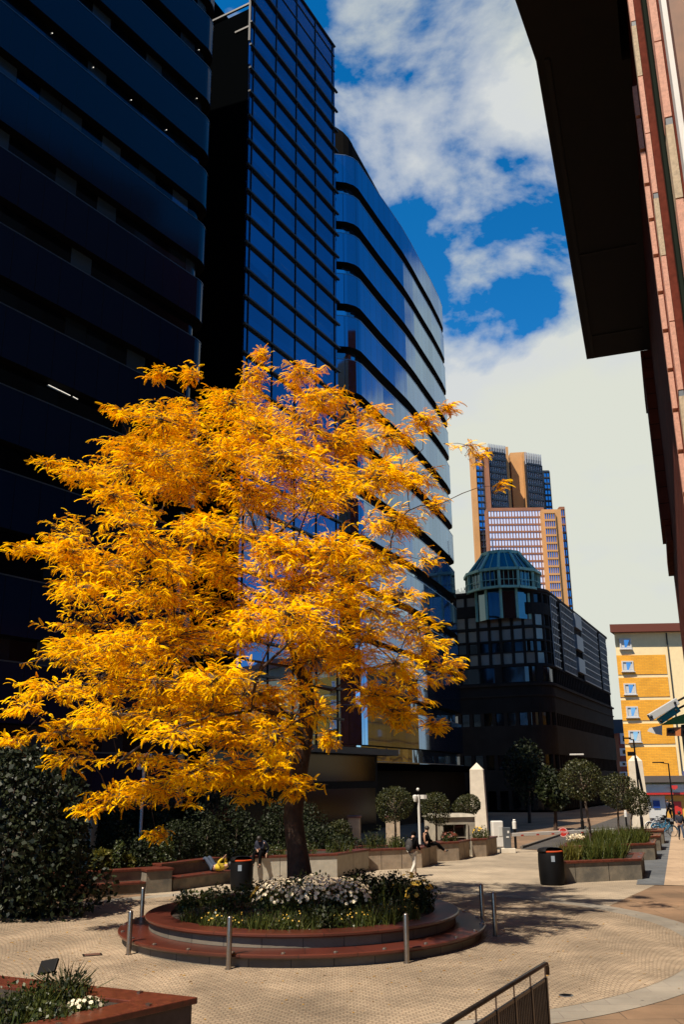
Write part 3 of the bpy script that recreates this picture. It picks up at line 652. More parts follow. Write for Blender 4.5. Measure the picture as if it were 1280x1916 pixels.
b = MB(); b.prism([st(28.9, -1.95), st(55.6, -2.5), st(55.6, -2.3), st(28.9, -1.75)][::-1], 29.9, 29.997)
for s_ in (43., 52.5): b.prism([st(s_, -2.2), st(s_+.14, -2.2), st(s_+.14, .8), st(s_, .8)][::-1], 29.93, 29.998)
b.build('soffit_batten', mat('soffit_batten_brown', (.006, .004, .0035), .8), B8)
b = MB(); b.prism([st(56.6, .60), st(63, .60), st(63, 1.17), st(56.6, 1.17)], 18.9, 30.0); b.prism([st(55.8, .52), st(64, .52), st(64, 1.17), st(55.8, 1.17)], 28.9, 29.995); b.prism([st(58, .80), st(69, .80), st(69, 1.17), st(58, 1.17)], 17.9, 18.9); b.build('bay', WALLR, B8)
def pilaster(s, t, w, h, z0, z1, mats_seq, proud):
    pf = MB(); z = z0; k = 0
    while z < z1:
        pf.cur = mats_seq[k % len(mats_seq)]
        if pf.cur == 1:
            pf.prism([st(s, t), st(s+w, t), st(s+w, t-proud), st(s, t-proud)], z, z+h-.16); pf.cur = 2
            pf.prism([st(s, t), st(s+w, t), st(s+w, t-proud*.9), st(s, t-proud*.9)], z+h-.16, z+h-.03)
        else: pf.prism([st(s, t), st(s+w, t), st(s+w, t-proud), st(s, t-proud)], z, z+h-(.03 if s < 22 else .13))
        z += h; k += 1
    return pf.build('pilaster', [PINK, TAN, LEAD], B8, at=(*st(s, t), 0))
def tpx(x, y, s):
    d = ray(x, y); return s*math.tan(math.atan2(d[0], d[1])-R(19.7))
for (s, xa_, xb_, y_, h, seq) in ((14., 1228, 1242, 100, 1.62, [0, 0, 1]), (20., 1189, 1198, 100, 1.72, [1, 0, 0]), (25.4, 1205, 1214, 330, 1.25, [0])):
    ta, tb = tpx(xa_, y_, s), tpx(xb_, y_, s); pilaster(s, tb, .5, h, 0, 56 if s < 22 else 25.0, seq, tb-ta)
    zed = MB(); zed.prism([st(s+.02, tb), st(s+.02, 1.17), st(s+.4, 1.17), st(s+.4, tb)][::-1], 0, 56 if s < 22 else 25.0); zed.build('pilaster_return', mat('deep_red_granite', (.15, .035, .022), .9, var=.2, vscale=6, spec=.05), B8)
b = MB()
tA = tpx(1246, 60, 11.5); b.prism([st(11.5, tA), st(11.5, tA+.22), st(11.9, tA+.22), st(11.9, tA)][::-1][::-1], 0, 56); 
b.build('window_frame', WHITE, B8)
b = MB(); tA = tpx(1257, 60, 9.); b.prism([st(9, tA+.02), st(9, tA+.30), st(9.3, tA+.30), st(9.3, tA+.02)], 9, 9.9+3); b.build('timber_panel', mat('brown_timber', (.22, .09, .04), .6, var=.2), B8)
b = MB()
for s_, w_ in ((12.6, .5), (16.2, .8), (18.0, .5), (22.0, .7)): b.prism([st(s_, 1.10), st(s_+w_, 1.10), st(s_+w_, 1.17), st(s_, 1.17)], 0, 57)
b.build('window_jamb', mat('dark_green_metal', (.022, .028, .022), .95, spec=0), B8)
for rt in (B1, B2, B3, B4, B5, B6, B7, B8): rootless(rt)
# ================================================================== ROUND PLANTER
RP = thing('round_planter', 'large round two-tier planter with red granite ledges under the yellow tree', 'planter', (*PC, 0))
RLO, RUP, ZLO, ZUP = 4.62, 3.98, .28, .58
RINGST = brick_mat('grey_ring_stone', (.20, .17, .13), (.14, .12, .095), (.05, .045, .04), .9, 2, .85, .3, .012, .4)
REDR = brick_mat('red_granite_ledge', (.115, .027, .016), (.08, .020, .012), (.03, .010, .007), 1.25, 4, .3, .06, .012, .3, spec=.6)
def at0(b, name, m, par, **k): o = b.build(name, m, par, **k); return o
b = MB(); b.lathe([(RLO-.12, 0), (RLO-.12, ZLO-.09)], n=96); at0(b, 'lower_wall', RINGST, RP, smooth=True)
b = MB(); b.lathe([(RLO-.2, ZLO-.09), (RLO-.03, ZLO-.09), (RLO, ZLO-.06), (RLO, ZLO-.02), (RLO-.03, ZLO), (RUP-.1, ZLO)], n=96); at0(b, 'seat_ledge', REDR, RP)
b = MB(); b.lathe([(RUP-.1, ZLO), (RUP-.1, ZUP-.09)], n=96); at0(b, 'upper_wall', RINGST, RP, smooth=True)
b = MB(); b.lathe([(RUP-.2, ZUP-.09), (RUP-.03, ZUP-.09), (RUP, ZUP-.06), (RUP, ZUP-.02), (RUP-.03, ZUP), (RUP-.62, ZUP), (RUP-.62, ZUP-.12)], n=96); at0(b, 'top_ledge', REDR, RP)
b = MB(); b.lathe([(RUP-.6, ZUP-.08), (2.4, ZUP+.02), (1.2, ZUP+.10), (0.01, ZUP+.12)], n=48); at0(b, 'soil', SOIL, RP, smooth=True)
for k in range(26):
    an = 2*math.pi*(k+.3)/26; b = MB(); b.lathe([(.05, 0), (.05, .02), (.03, .035), (.001, .04)], c=((RLO-.10)*math.cos(an), (RLO-.10)*math.sin(an), ZLO), n=8); at0(b, 'stud', STEEL, RP)
# bollards
def bollard(x, y, h, label):
    t = thing('steel_bollard', label, 'bollard', (x, y, 0), 0, 'steel bollards round the planter')
    MB().lathe([(.056, 0), (.056, h-.05), (.05, h-.02), (.03, h-.003), (.001, h)], n=20).build('post', STEEL, t, smooth=50)
    MB().lathe([(.085, 0), (.085, .012), (.06, .02)], n=20).build('base_collar', DARK_STEEL, t)
for (px_, py_, h, lb) in ((240, 1787, .93, 'leftmost steel bollard, standing before the left edge of the round planter'), (272, 1733, .98, 'steel bollard behind the left edge of the round planter, partly hidden'),
        (434, 1811, 1.02, 'steel bollard nearest the camera, in front of the left half of the planter'), (742, 1797, .98, 'steel bollard in front of the right half of the planter'),
        (928, 1752, 1.02, 'rightmost steel bollard, just outside the shaded right edge of the planter'), (897, 1736, 1.07, 'steel bollard behind the right edge of the planter, rising from the shade')):
    p = G(px_, py_); d = np.array(p[:2])-PC; r = np.linalg.norm(d)
    if r < RLO+.1: p = np.array([PC[0]+d[0]/r*(RLO+.1), PC[1]+d[1]/r*(RLO+.1), 0])
    bollard(p[0], p[1], h, lb)
# planting in the round bed
def bedpt(px_, py_, z=.75): return G(px_, py_, z)
WHITEP = leaf_mat('white_petals', (1.3, 1.16, .86), (1.0, .85, .58), .3, .6); YELP = leaf_mat('yellow_petals', (.85, .48, .03), (.9, .65, .15), .3, .6); REDL = leaf_mat('dark_red_leaves', (.10, .02, .012), (.20, .05, .02), .25)
rs0 = np.random.RandomState(5)
def shrub(name, label, cat, loc, r, h, n, size, m, seed, group=None, flowers=None, grass=0, gm=None):
    t = thing(name, label, cat, loc, 0, group)
    leaf_ball('foliage', (0, 0, h*.5), (r, r, h*.55), n, size, m, t, seed, .75, .25)
    b = MB(); rr = random.Random(seed)
    for k in range(7):
        an = rr.uniform(0, 6.28); q = r*rr.uniform(.2, .7); b.tube([(0.02*k, 0, 0), (q*.5*math.cos(an), q*.5*math.sin(an), h*.4), (q*math.cos(an), q*math.sin(an), h*.85)], [.012, .008, .004], 5)
    b.build('stems', TWIG, t)
    if grass: blades('blades', ((-r, -r, 0), (2*r, 0, 0), (0, 2*r, 0)), grass, h*1.05, gm or G_GRASS, t, seed, .3, .010)
    if flowers:
        fm, fn, fs = flowers; rs = np.random.RandomState(seed+50); d = rs.normal(size=(fn, 3)); d[:, 2] = abs(d[:, 2])*.9+.1; d /= np.linalg.norm(d, axis=1)[:, None]
        P = d*np.array((r, r, h*.56))*(.92+.2*rs.rand(fn)[:, None])+np.array((0, 0, h*.5)); k = 6; PP, DD, NN = [], [], []
        for p, q in zip(P, d):
            nrm = q+np.array([0, -.4, .5])+rs.normal(size=3)*.25; nrm /= np.linalg.norm(nrm); e = np.cross(nrm, [0.1, 0, 1]); e /= np.linalg.norm(e); f = np.cross(nrm, e)
            for j in range(k):
                a = 2*math.pi*j/k; PP.append(p); DD.append(e*math.cos(a)+f*math.sin(a)+nrm*.15); NN.append(nrm)
        PP, DD, NN = map(np.array, (PP, DD, NN)); inst_mesh(np.array([(0, 0, 0), (.45, .6, 0), (0, 1, 0), (-.45, .6, 0)]), [(0, 1, 2, 3)], frames(PP, DD, NN, np.full(len(PP), fs)), 'flowers', fm, t)
    return t
bed = [  # px, py(base), radius, height, kind, what sets it apart
 (360, 1722, .38, .38, 'grass', 'leftmost grassy clump in the round bed'), (400, 1730, .42, .42, 'grassflower', 'grassy clump with tiny yellow blooms above the left ledge'),
 (352, 1700, .30, .45, 'leafy', 'small leafy shrub sticking up at the left end of the round bed'), (430, 1708, .50, .62, 'leafy', 'rounded leafy shrub left of the white daisies'),
 (450, 1735, .45, .42, 'grassflower', 'low yellow-flecked clump at the front of the bed below the daisies'), (500, 1738, .50, .5, 'grass', 'dark grassy clump at the front of the bed'),
 (530, 1722, .66, .92, 'daisy', 'large bush covered in white daisies left of the trunk'), (592, 1722, .66, .98, 'daisy', 'bush of white daisies directly before the tree trunk'), (648, 1720, .58, .88, 'daisy', 'bush of white daisies right of the tree trunk'),
 (498, 1706, .35, .7, 'daisyy', 'daisy clump with yellow spikes at the left of the white bush'), (560, 1742, .5, .5, 'grassflower', 'yellow-flecked clump at the middle front of the bed'), (620, 1742, .5, .5, 'leafydark', 'dark low shrub at the middle front of the bed'),
 (680, 1738, .5, .55, 'grassflower', 'yellow-flecked clump right of the middle, by the front ledge'), (690, 1700, .55, .85, 'leafydark', 'dark leafy bush right of the white daisies'), (735, 1732, .5, .6, 'grass', 'grassy clump near the right front ledge'),
 (735, 1690, .6, .72, 'leafydark', 'tall dark bush in the right half of the bed'), (775, 1695, .55, .8, 'yellowfl', 'dark bush dotted with yellow daisies right of centre'), (790, 1722, .45, .6, 'grassflower', 'yellow-flecked clump at the right front of the bed'),
 (800, 1675, .4, .7, 'leafy', 'upright leafy shoots at the right rear of the bed'), (815, 1702, .32, .65, 'yellowfl', 'rightmost bush of the bed with a few yellow blooms'), (470, 1690, .5, .6, 'leafy', 'leafy shrub behind the left of the white daisies'),
 (700, 1668, .55, .7, 'leafydark', 'dark bush at the back of the bed right of the trunk'), (395, 1695, .35, .5, 'leafy', 'leafy shrub behind the left ledge of the bed'), (650, 1720, .5, .6, 'leafydark', 'dark bush below the right-hand daisies')]
for k, (px_, py_, r, h, kd, lb) in enumerate(bed):
    p = bedpt(px_, py_, ZUP); d = np.array(p[:2])-PC; q = np.linalg.norm(d)
    if q > 3.0: p = np.array([PC[0]+d[0]/q*3.0, PC[1]+d[1]/q*3.0, 0])
    p = (p[0], p[1], ZUP-.05); g = 'plants in the round bed'
    if kd == 'grass': shrub('grass_clump', lb, 'plant', p, r, h*.8, 220, .06, G_MID, k, g, None, 300)
    elif kd == 'grassflower': shrub('flowering_clump', lb, 'plant', p, r, h*.72, 260, .055, G_MID, k, g, (YELP, 22, .020), 240)
    elif kd == 'daisy': shrub('daisy_bush', lb, 'flower bush', p, r, h, 1300, .07, G_MID, k, g, (WHITEP, 190, .046))
    elif kd == 'daisyy': shrub('daisy_bush', lb, 'flower bush', p, r, h, 500, .07, G_MID, k, g, (YELP, 70, .05), 80)
    elif kd == 'yellowfl': shrub('yellow_daisy_bush', lb, 'flower bush', p, r, h, 700, .08, G_DARK, k, g, (YELP, 14, .07), 60)
    elif kd == 'leafy': shrub('leafy_shrub', lb, 'shrub', p, r, h, 420, .09, G_MID, k, g, None, 60)
    else: shrub('leafy_shrub', lb, 'shrub', p, r, h, 650, .09, G_DARK, k, g, None, 80)
# ================================================================== THE GOLDEN TREE
TY = 24.8
def gold_tree():
    rs = np.random.RandomState(11); t = thing('golden_tree', 'spreading tree with feathery golden yellow leaves in the round planter', 'tree', (-1.35, TY, .6))
    def W3(px_, py_, dy=0.): p = A(px_, py_, TY+dy); return np.array(p)
    nodes, par_, kids = [], [], []
    def add(p, pa): nodes.append(np.array(p, float)); par_.append(pa); return len(nodes)-1
    def chain(pts, pa):
        for p in pts: pa = add(p, pa)
        return pa
    base = add((-1.30, TY, .45), -1)
    fork = chain([W3(561, 1640), W3(556, 1590), W3(548, 1530), W3(556, 1460), W3(568, 1390), W3(575, 1330), W3(572, 1280)], base)
    limbs = [([(545, 1215, -.3), (515, 1150, -.5), (495, 1090, -.6), (488, 1030, -.5), (470, 965, -.3), (440, 925, -.2), (400, 880, 0), (350, 830, .2)], fork),
             ([(600, 1210, .4), (625, 1140, .7), (650, 1060, .8), (690, 980, .9), (735, 900, .8), (790, 840, .6)], fork),
             ([(540, 1250, -1), (470, 1230, -1.8), (390, 1210, -2.2), (300, 1190, -2.4), (210, 1190, -2.2)], fork),
             ([(560, 1230, 1.2), (520, 1160, 2.2), (450, 1110, 3), (370, 1050, 3.4), (290, 990, 3.4)], fork),
             ([(610, 1250, 1.4), (670, 1200, 2.4), (730, 1170, 3), (790, 1160, 3.2)], fork),
             ([(620, 1290, -.8), (680, 1250, -1.6), (740, 1240, -2.2), (800, 1250, -2.4)], fork),
             ([(540, 1340, -1.2), (470, 1330, -2.4), (390, 1340, -3.2), (300, 1370, -3.6), (220, 1420, -3.6)], fork-2),
             ([(540, 1370, 1), (450, 1350, 2), (340, 1330, 2.6), (230, 1310, 2.8), (130, 1300, 2.6)], fork-2)]
    ends = []
    for L, pa in limbs: ends.append(chain([W3(*q) for q in L], pa))
    n0 = 8  # index where first limb starts
    chain([W3(478, 930, -.4), W3(465, 850, -.4), W3(468, 780, -.3), W3(472, 720, -.2)], n0+4)
    chain([W3(560, 960, 1), W3(580, 880, 1.2), W3(570, 800, 1.2), W3(575, 730, 1)], n0+3)
    nlimb = len(nodes)
    # pads of foliage: px, py, rx, ry, density
    pads = [(470,700,30,24,1),(487,662,14,10,1.2),(295,697,32,9,1),(352,700,20,18,1.1),(430,755,75,28,1),(560,705,55,22,1),(600,755,65,26,.9),(690,775,42,20,1),(300,785,85,28,1),(215,768,36,10,1),
     (480,800,90,32,1),(400,850,100,34,1),(250,845,75,26,1),(150,885,60,18,1),(88,866,34,7,1),(330,905,90,30,1),(200,925,60,18,1),(530,850,90,34,1),(640,830,80,32,1),(735,815,60,28,1),(800,785,40,18,1),(842,762,25,8,1.1),
     (885,835,36,12,.45),(700,890,90,34,1),(600,930,80,30,1),(785,890,50,30,.95),(820,945,32,22,.6),(740,975,60,30,.9),(460,920,60,32,1),(120,1032,62,18,1),(40,1025,42,10,1),(190,1058,80,24,1),(150,1098,50,14,1),
     (265,1015,60,24,1),(335,1060,45,26,.9),(290,1115,90,22,.9),(420,1065,55,32,1),(520,1030,60,42,1),(620,1030,70,34,1),(700,1060,50,26,.6),(130,1200,50,10,1),(205,1208,90,22,1),(330,1190,90,32,1),(430,1180,70,32,1),
     (540,1150,90,36,1),(640,1120,60,32,.9),(600,1200,80,28,1.1),(690,1180,45,24,.6),(755,1110,55,26,.6),(730,1050,50,26,.6),(800,1050,36,22,.4),(785,1175,60,26,.6),(740,1240,50,24,.7),(700,1140,50,24,.7),(838,1250,36,22,.75),(800,1215,46,22,.6),(95,1290,70,22,1),(40,1322,40,13,1),(28,1385,34,10,.9),(110,1370,60,24,.8),
     (205,1335,80,26,.9),(300,1290,80,28,1),(400,1270,80,28,1),(480,1300,60,22,.8),(560,1290,38,22,.8),(660,1240,50,22,.9),(700,1300,55,28,1),(760,1340,48,22,1),(818,1358,22,9,1),(780,1275,52,26,.75),(740,1330,50,22,.7),(130,1420,50,20,.7),
     (250,1420,70,18,.6),(330,1370,70,24,.7),(430,1370,60,28,.9),(515,1380,50,34,1),(595,1335,38,22,.6),(618,1385,18,9,.7),(205,1495,70,17,1.2),(155,1515,26,9,1),(285,1475,70,22,1.2),(355,1445,60,24,1.1),(430,1440,50,28,1),
     (500,1440,50,30,1),(550,1470,38,24,1.1),(460,1485,38,15,.9),(290,1553,16,12,.8),(940,908,14,4,.5),(905,860,14,8,.4),(375,980,60,22,.8),(560,1085,55,22,1),(240,960,60,16,.8)]
    todo = []
    for (x, y, rx, ry, dn) in pads:
        u, v = (x-440)/450, (y-1080)/440; q = max(.05, 1-min(1, u*u+v*v)); D = 6.3*math.sqrt(q)
        front = rs.uniform(-D, -.55*D) if y > 1300 else rs.uniform(-D, -.1*D) if y > 1000 else rs.uniform(-D, .3*D)
        todo.append((x, y, rx, ry, dn, front))
        if q > .25 and dn > .5:
            todo.append((x+rs.uniform(-20, 20), y+rs.uniform(-12, 12), rx*.9, ry*.9, dn*.8, rs.uniform(.1, .9)*D))
    for k in range(66):                    # inner masses that close the crown
        an = rs.uniform(0, 6.283); q = math.sqrt(rs.rand())*.80; x, y = 440+430*q*math.cos(an), 1085+400*q*math.sin(an)
        if x > 690 and y > 950: continue
        D = 5.6*math.sqrt(1-q*q); todo.append((x, y, rs.uniform(45, 90), rs.uniform(22, 38), .5, rs.uniform(-D, D)))
    todo.sort(key=lambda q: (q[0]-560)**2+(q[1]-1150)**2)
    PL, PD, PN, PS, PR = [], [], [], [], []          # fronds
    twigs = []
    for (x, y, rx, ry, dn, dy) in todo:
        c = W3(x, y, dy); m = (TY+dy)/1680.*1.02; RX, RZ = rx*m, ry*m*1.2; RY = max(.5, RX*.85)
        # nearest node, preferring those lower and nearer the trunk
        N_ = np.array(nodes); d = N_-c; cost = np.linalg.norm(d, axis=1)+.9*np.maximum(0, d[:, 2])+.10*np.linalg.norm(N_-np.array([-1., TY, 7]), axis=1)
        cost[:5] = 1e9; j = int(cost.argmin()); a = nodes[j]; L = np.linalg.norm(c-a); k = max(1, int(L/.5)); pa = j
        sag = np.array([0, 0, .10*L]); side = rs.normal(size=3)*.06*L
        for i in range(1, k+1):
            f = i/k; p = a+(c-a)*f+(sag+side)*4*f*(1-f)*.6; pa = add(p, pa)
        cen = pa
        outd = c-np.array([-1., TY, c[2]]); outd = outd/(np.linalg.norm(outd)+1e-6)
        nt = max(5, int(RX*RZ*84*dn+14*dn))
        for q in range(nt):
            while True:
                e = rs.uniform(-1, 1, 3)
                if (e**2).sum() < 1: break
            if rs.rand() < .16: e = e*1.35
            p = c+e*np.array([RX, RY, RZ]); start = nodes[pa] if rs.rand() < .3 else nodes[cen]+(p-nodes[cen])*rs.uniform(.1, .45)
            L = np.linalg.norm(p-start)
            d0 = (p-start)/(L+1e-6); d0 = d0*.55+outd*.55+rs.normal(size=3)*np.array([.35, .35, .15])+np.array([0, 0, .12]); d0 /= np.linalg.norm(d0); L = max(.3, min(L, .80))
            s_ = p-d0*L; twigs.append((nodes[cen], s_, p))
            # fronds along the twig
            nf = int(4+L*8); sidev = np.cross(d0, [0, 0, 1.]); sidev /= np.linalg.norm(sidev)+1e-6
            for i in range(nf):
                f = (i+.6)/nf; pos = s_+(p-s_)*f+np.array([0, 0, .05*L*4*f*(1-f)]); sg = 1 if i % 2 else -1
                dr = d0*(.45+.5*f)+sidev*sg*(.9-.5*f)+rs.normal(size=3)*.32+np.array([0, 0, -.08]); nn = np.array([-.25, -.3, 1.])+rs.normal(size=3)*.45
                PL.append(pos); PD.append(dr); PN.append(nn); PS.append(rs.uniform(.13, .27)); PR.append(rs.rand())
    # branch radii by pipe model
    n = len(nodes); w = np.ones(n)*.25
    for i in range(n-1, 0, -1): w[par_[i]] += w[i]
    rad = .011*np.power(w, .50)
    rad = np.minimum(rad, .30); rad[0] = .40; rad[1] = .33
    for i in range(2, 8): rad[i] = min(.29-.012*(i-2), rad[i]) if False else .27-.013*(i-2)
    b = MB(); seen = set(); ch = [[] for _ in range(n)]
    for i in range(1, n): ch[par_[i]].append(i)
    stack = [(0, None)]; 
    while stack:
        i, pre = stack.pop(); pts, rr = ([nodes[pre], nodes[i]], [min(rad[pre], rad[i]*1.25), rad[i]]) if pre is not None else ([nodes[i]], [rad[i]])
        while ch[i]:
            c = sorted(ch[i], key=lambda k: -w[k])
            for o_ in c[1:]: stack.append((o_, i))
            i = c[0]; pts.append(nodes[i]); rr.append(rad[i])
        if len(pts) > 1:
            jit = [Vector(p)+Vector(rs.normal(size=3)*.035*(1 if 0 < k < len(pts)-1 else 0)) for k, p in enumerate(pts)]
            big = max(rr) > .12
            if pre is None:      # roots flare and knots on the trunk
                jit = [Vector(p) for p in pts]
            b.tube(jit, rr, 12 if big else 6)
    loc = (-1.35, TY, .6)
    tr = b.build('trunk', BARK, t, smooth=True, at=loc); tr.location = (0, 0, 0)
    b = MB()
    for (c, s_, p) in twigs: b.tube([c+(s_-c)*.0, (c+s_)/2+np.array([0, 0, .05]), s_, p], [.010, .008, .006, .003], 4, cap=False)
    tw = b.build('twigs', TWIG, t, at=loc); tw.location = (0, 0, 0)
    # frond: pinnate leaf, leaflets in pairs along a drooping midrib
    V, Fc = [], []
    npair = 9
    for i in range(npair):
        f = (i+1)/(npair+.3); y = f; z = .10*f-.50*f*f; ll = .20*math.sin(math.pi*(.25+.62*f)); wd = .047
        for s_ in (-1, 1):
            b0 = len(V); ex, ey = s_*ll*.86, ll*.5
            V += [(0, y, z), (ex*.5-wd*.5*s_, y+ey*.5+wd, z-.03), (ex, y+ey, z-.10), (ex*.5+wd*.5*s_, y+ey*.5-wd, z-.03)]; Fc.append((b0, b0+1, b0+2, b0+3))
    b0 = len(V); V += [(-.012, 0, 0), (.012, 0, 0), (.004, 1.0, -.40), (-.004, 1.0, -.40)]; Fc.append((b0, b0+1, b0+2, b0+3))
    M = frames(np.array(PL), np.array(PD), np.array(PN), np.array(PS)); M[:, :, 3] -= np.array(loc)
    GOLD = leaf_mat('golden_leaves', (1.22, .56, .002), (1.47, .95, .004), .18, .9, .0, tcol=(1.0, .36, .001))
    inst_mesh(np.array(V), Fc, M, 'foliage', GOLD, t, np.clip(np.array(PR), 0, 1))
    print('fronds', len(PL), 'twigs', len(twigs), 'nodes', n)
gold_tree()
# ================================================================== PLANTERS ALONG THE SQUARE
def planter(name, label, poly, h, wallm=GREY_STONE, over=.05, capw=.34, cap_h=.09, group=None, joints=1.45):
    """stone trough on plan polygon (counter-clockwise), red granite coping, soil"""
    c0 = poly[0]; t = thing(name, label, 'planter', (c0[0], c0[1], 0), 0, group); P = [(p[0]-c0[0], p[1]-c0[1]) for p in poly]
    MB().prism(P, 0, h-cap_h).build('wall', wallm, t)
    b = MB()          # shadow gaps between the slabs
    for i in range(len(P)):
        a, c = Vector(P[i]), Vector(P[(i+1) % len(P)]); L = (c-a).length; n = int(L/joints)
        for k in range(1, n+1):
            q = a+(c-a)*(k/(n+1)); b.box((q.x, q.y, (h-cap_h)/2), (.014, .012, h-cap_h-.01), math.atan2(c.y-a.y, c.x-a.x))
    if b.v: b.build('joint', DARK_STEEL, t)
    o, i_ = inset(P, -over), inset(P, capw); n = len(P); b = MB(); z0, z1 = h-cap_h+.002, h
    b.v = [(p[0], p[1], z) for z in (z0, z1) for q in (o, i_) for p in q]
    for k in range(n):
        j = (k+1) % n; b.face((k, j, 2*n+j, 2*n+k)); b.face((2*n+k, 2*n+j, 3*n+j, 3*n+k)); b.face((n+j, n+k, 3*n+k, 3*n+j)); b.face((j, k, n+k, n+j))
    b.build('coping', RED_GRANITE, t, bevel=.012)
    b = MB(); b.v = [(p[0], p[1], h-.05) for p in inset(P, capw-.02)]; b.face(range(n)); b.build('soil', SOIL, t)
    b = MB()
    for k in range(n):
        a, c = Vector(P[k]), Vector(P[(k+1) % n]); L = (c-a).length; m = max(1, int(L/1.4))
        for q in range(m):
            f = a+(c-a)*((q+.5)/m); nx = Vector((-(c-a).y, (c-a).x)).normalized()*.08; MB().box((f.x+nx.x, f.y+nx.y, h+.012), (.05, .09, .03), math.atan2(c.y-a.y, c.x-a.x)).build('skate_stopper', STEEL, t)
    return t
du = np.array([4.1, 1.28]); du /= np.linalg.norm(du)
def rplanter(fr, L, dep, label):
    fr = np.array(fr); fl = fr-du*L; br = fr+SU*dep; bl = fl+SU*dep
    return planter('stone_planter', label, [tuple(fl), tuple(fr), tuple(br), tuple(bl)], .76, group='stone planters along the right pavement'), fl, fr
R1 = rplanter((11.31, 36.8), 4.3, 3.2, 'nearest stone planter on the right, with the black litter bin against its left end')
R2 = rplanter((14.6, 45.2), 5.0, 3.2, 'second stone planter on the right, filled with dark green strap leaves')
R3 = rplanter((16.75, 50.8), 5.0, 2.6, 'third stone planter on the right, in front of the bicycles')
R4 = rplanter((18.7, 56.0), 5.0, 2.4, 'farthest stone planter on the right, before the tall pale obelisk')
def grasses(name, label, fl, fr, f0, f1, dep, n, h, m, z, seed, group, flowers=None, lean=.3):
    a = np.array(fl)+(np.array(fr)-np.array(fl))*f0+SU*.5; b = (np.array(fr)-np.array(fl))*(f1-f0)
    t = thing(name, label, 'plant', (a[0], a[1], z), 0, group)
    blades('blades', ((0, 0, -.04), (b[0], b[1], 0), (SU[0]*dep, SU[1]*dep, 0)), n, h, m, t, seed, lean, .016)
    if flowers:
        rs = np.random.RandomState(seed); n_ = flowers[1]; P = np.c_[rs.rand(n_)[:, None]*b+rs.rand(n_)[:, None]*SU*dep, h*(.7+.4*rs.rand(n_))]
        PP = np.repeat(P, 5, 0); D = rs.normal(size=(len(PP), 3)); N_ = rs.normal(size=(len(PP), 3)); inst_mesh(*LEAFQ, frames(PP, D, N_, np.full(len(PP), flowers[2])), 'flowers', flowers[0], t)
    return t
YG = leaf_mat('yellow_green_blades', (.06, .07, .012), (.22, .19, .025), .3)
_, fl, fr = R1
grasses('grass_tuft', 'yellowish grass tuft at the left end of the nearest right planter', fl, fr, .16, .36, 1.6, 420, .72, YG, .72, 1, None)
grasses('strap_leaf_plant', 'dark green strap leaves right of the slim trunk in the nearest right planter', fl, fr, .40, .82, 1.9, 900, .85, G_GRASS, .72, 2, None)
_, fl, fr = R2
grasses('strap_leaf_plant', 'mass of dark green strap leaves in the second right planter', fl, fr, .25, .93, 1.9, 1100, .85, G_GRASS, .72, 3, None)
grasses('white_flower_tuft', 'small white flowers at the left end of the second right planter', fl, fr, .06, .22, 1.5, 160, .4, G_GRASS, .72, 4, None, (WHITEP, 60, .09))
_, fl, fr = R3
grasses('green_tuft', 'green tuft in the third right planter by the bicycles', fl, fr, .2, .8, 1.3, 420, .55, G_GRASS, .72, 5, None)
# clipped standard trees
def lollipop(px_, py_, r_px, Y, label, tx=None, zb=.7, ry=None, seed=1, group='clipped round-headed trees'):
    c = A(px_, py_, Y); m = Y/1755.; r = r_px*m; tz = c[2]; rz_ = (ry or r_px*.95)*m
    bx = A(tx or px_, 1570, Y)[0]; t = thing('clipped_tree', label, 'tree', (bx, Y, zb), 0, group)
    ox = c[0]-bx
    leaf_ball('crown', (ox, 0, tz-zb), (r, r, rz_), int(5200*max(.5, r)), .075, G_BALL, t, seed, .30, .08)
    MB().tube([(0, 0, -.05), (.02, 0, (tz-zb)*.4), (ox*.7, .02, tz-zb-rz_*.3), (ox, 0, tz-zb+rz_*.3)], [.055, .05, .045, .02], 8).build('trunk', TWIG, t, smooth=True)
    b = MB(); rr = random.Random(seed)
    for k in range(9):
        an = rr.uniform(0, 6.28); b.tube([(ox*.8, 0, tz-zb-rz_*.55), (ox+r*.4*math.cos(an), r*.4*math.sin(an), tz-zb-rz_*.1), (ox+r*.75*math.cos(an), r*.75*math.sin(an), tz-zb+rz_*rr.uniform(-.2, .6))], [.025, .018, .008], 5)
    b.build('branches', TWIG, t); return t
lollipop(1087, 1458, 40, 38.4, 'largest clipped round tree, in the nearest planter on the right', 1105, .7, 36, 11)
lollipop(1157, 1480, 34, 46.5, 'clipped round tree in the second right planter, left of the pale obelisk', 1160, .7, 31, 12)
lollipop(1192, 1500, 26, 52, 'smallest clipped round tree, in front of the right obelisk', 1183, .7, 23, 13)
lollipop(738, 1502, 35, 43.6, 'clipped round tree behind the walker, leftmost of the three before the dark entrance', 740, .8, 31, 14)
lollipop(816, 1511, 27, 47.2, 'clipped round tree directly left of the stone kiosk', 817, .8, 28, 15)
lollipop(875, 1506, 25, 54, 'clipped round tree behind the stone kiosk, left of the left obelisk', 876, 0, 18, 16)
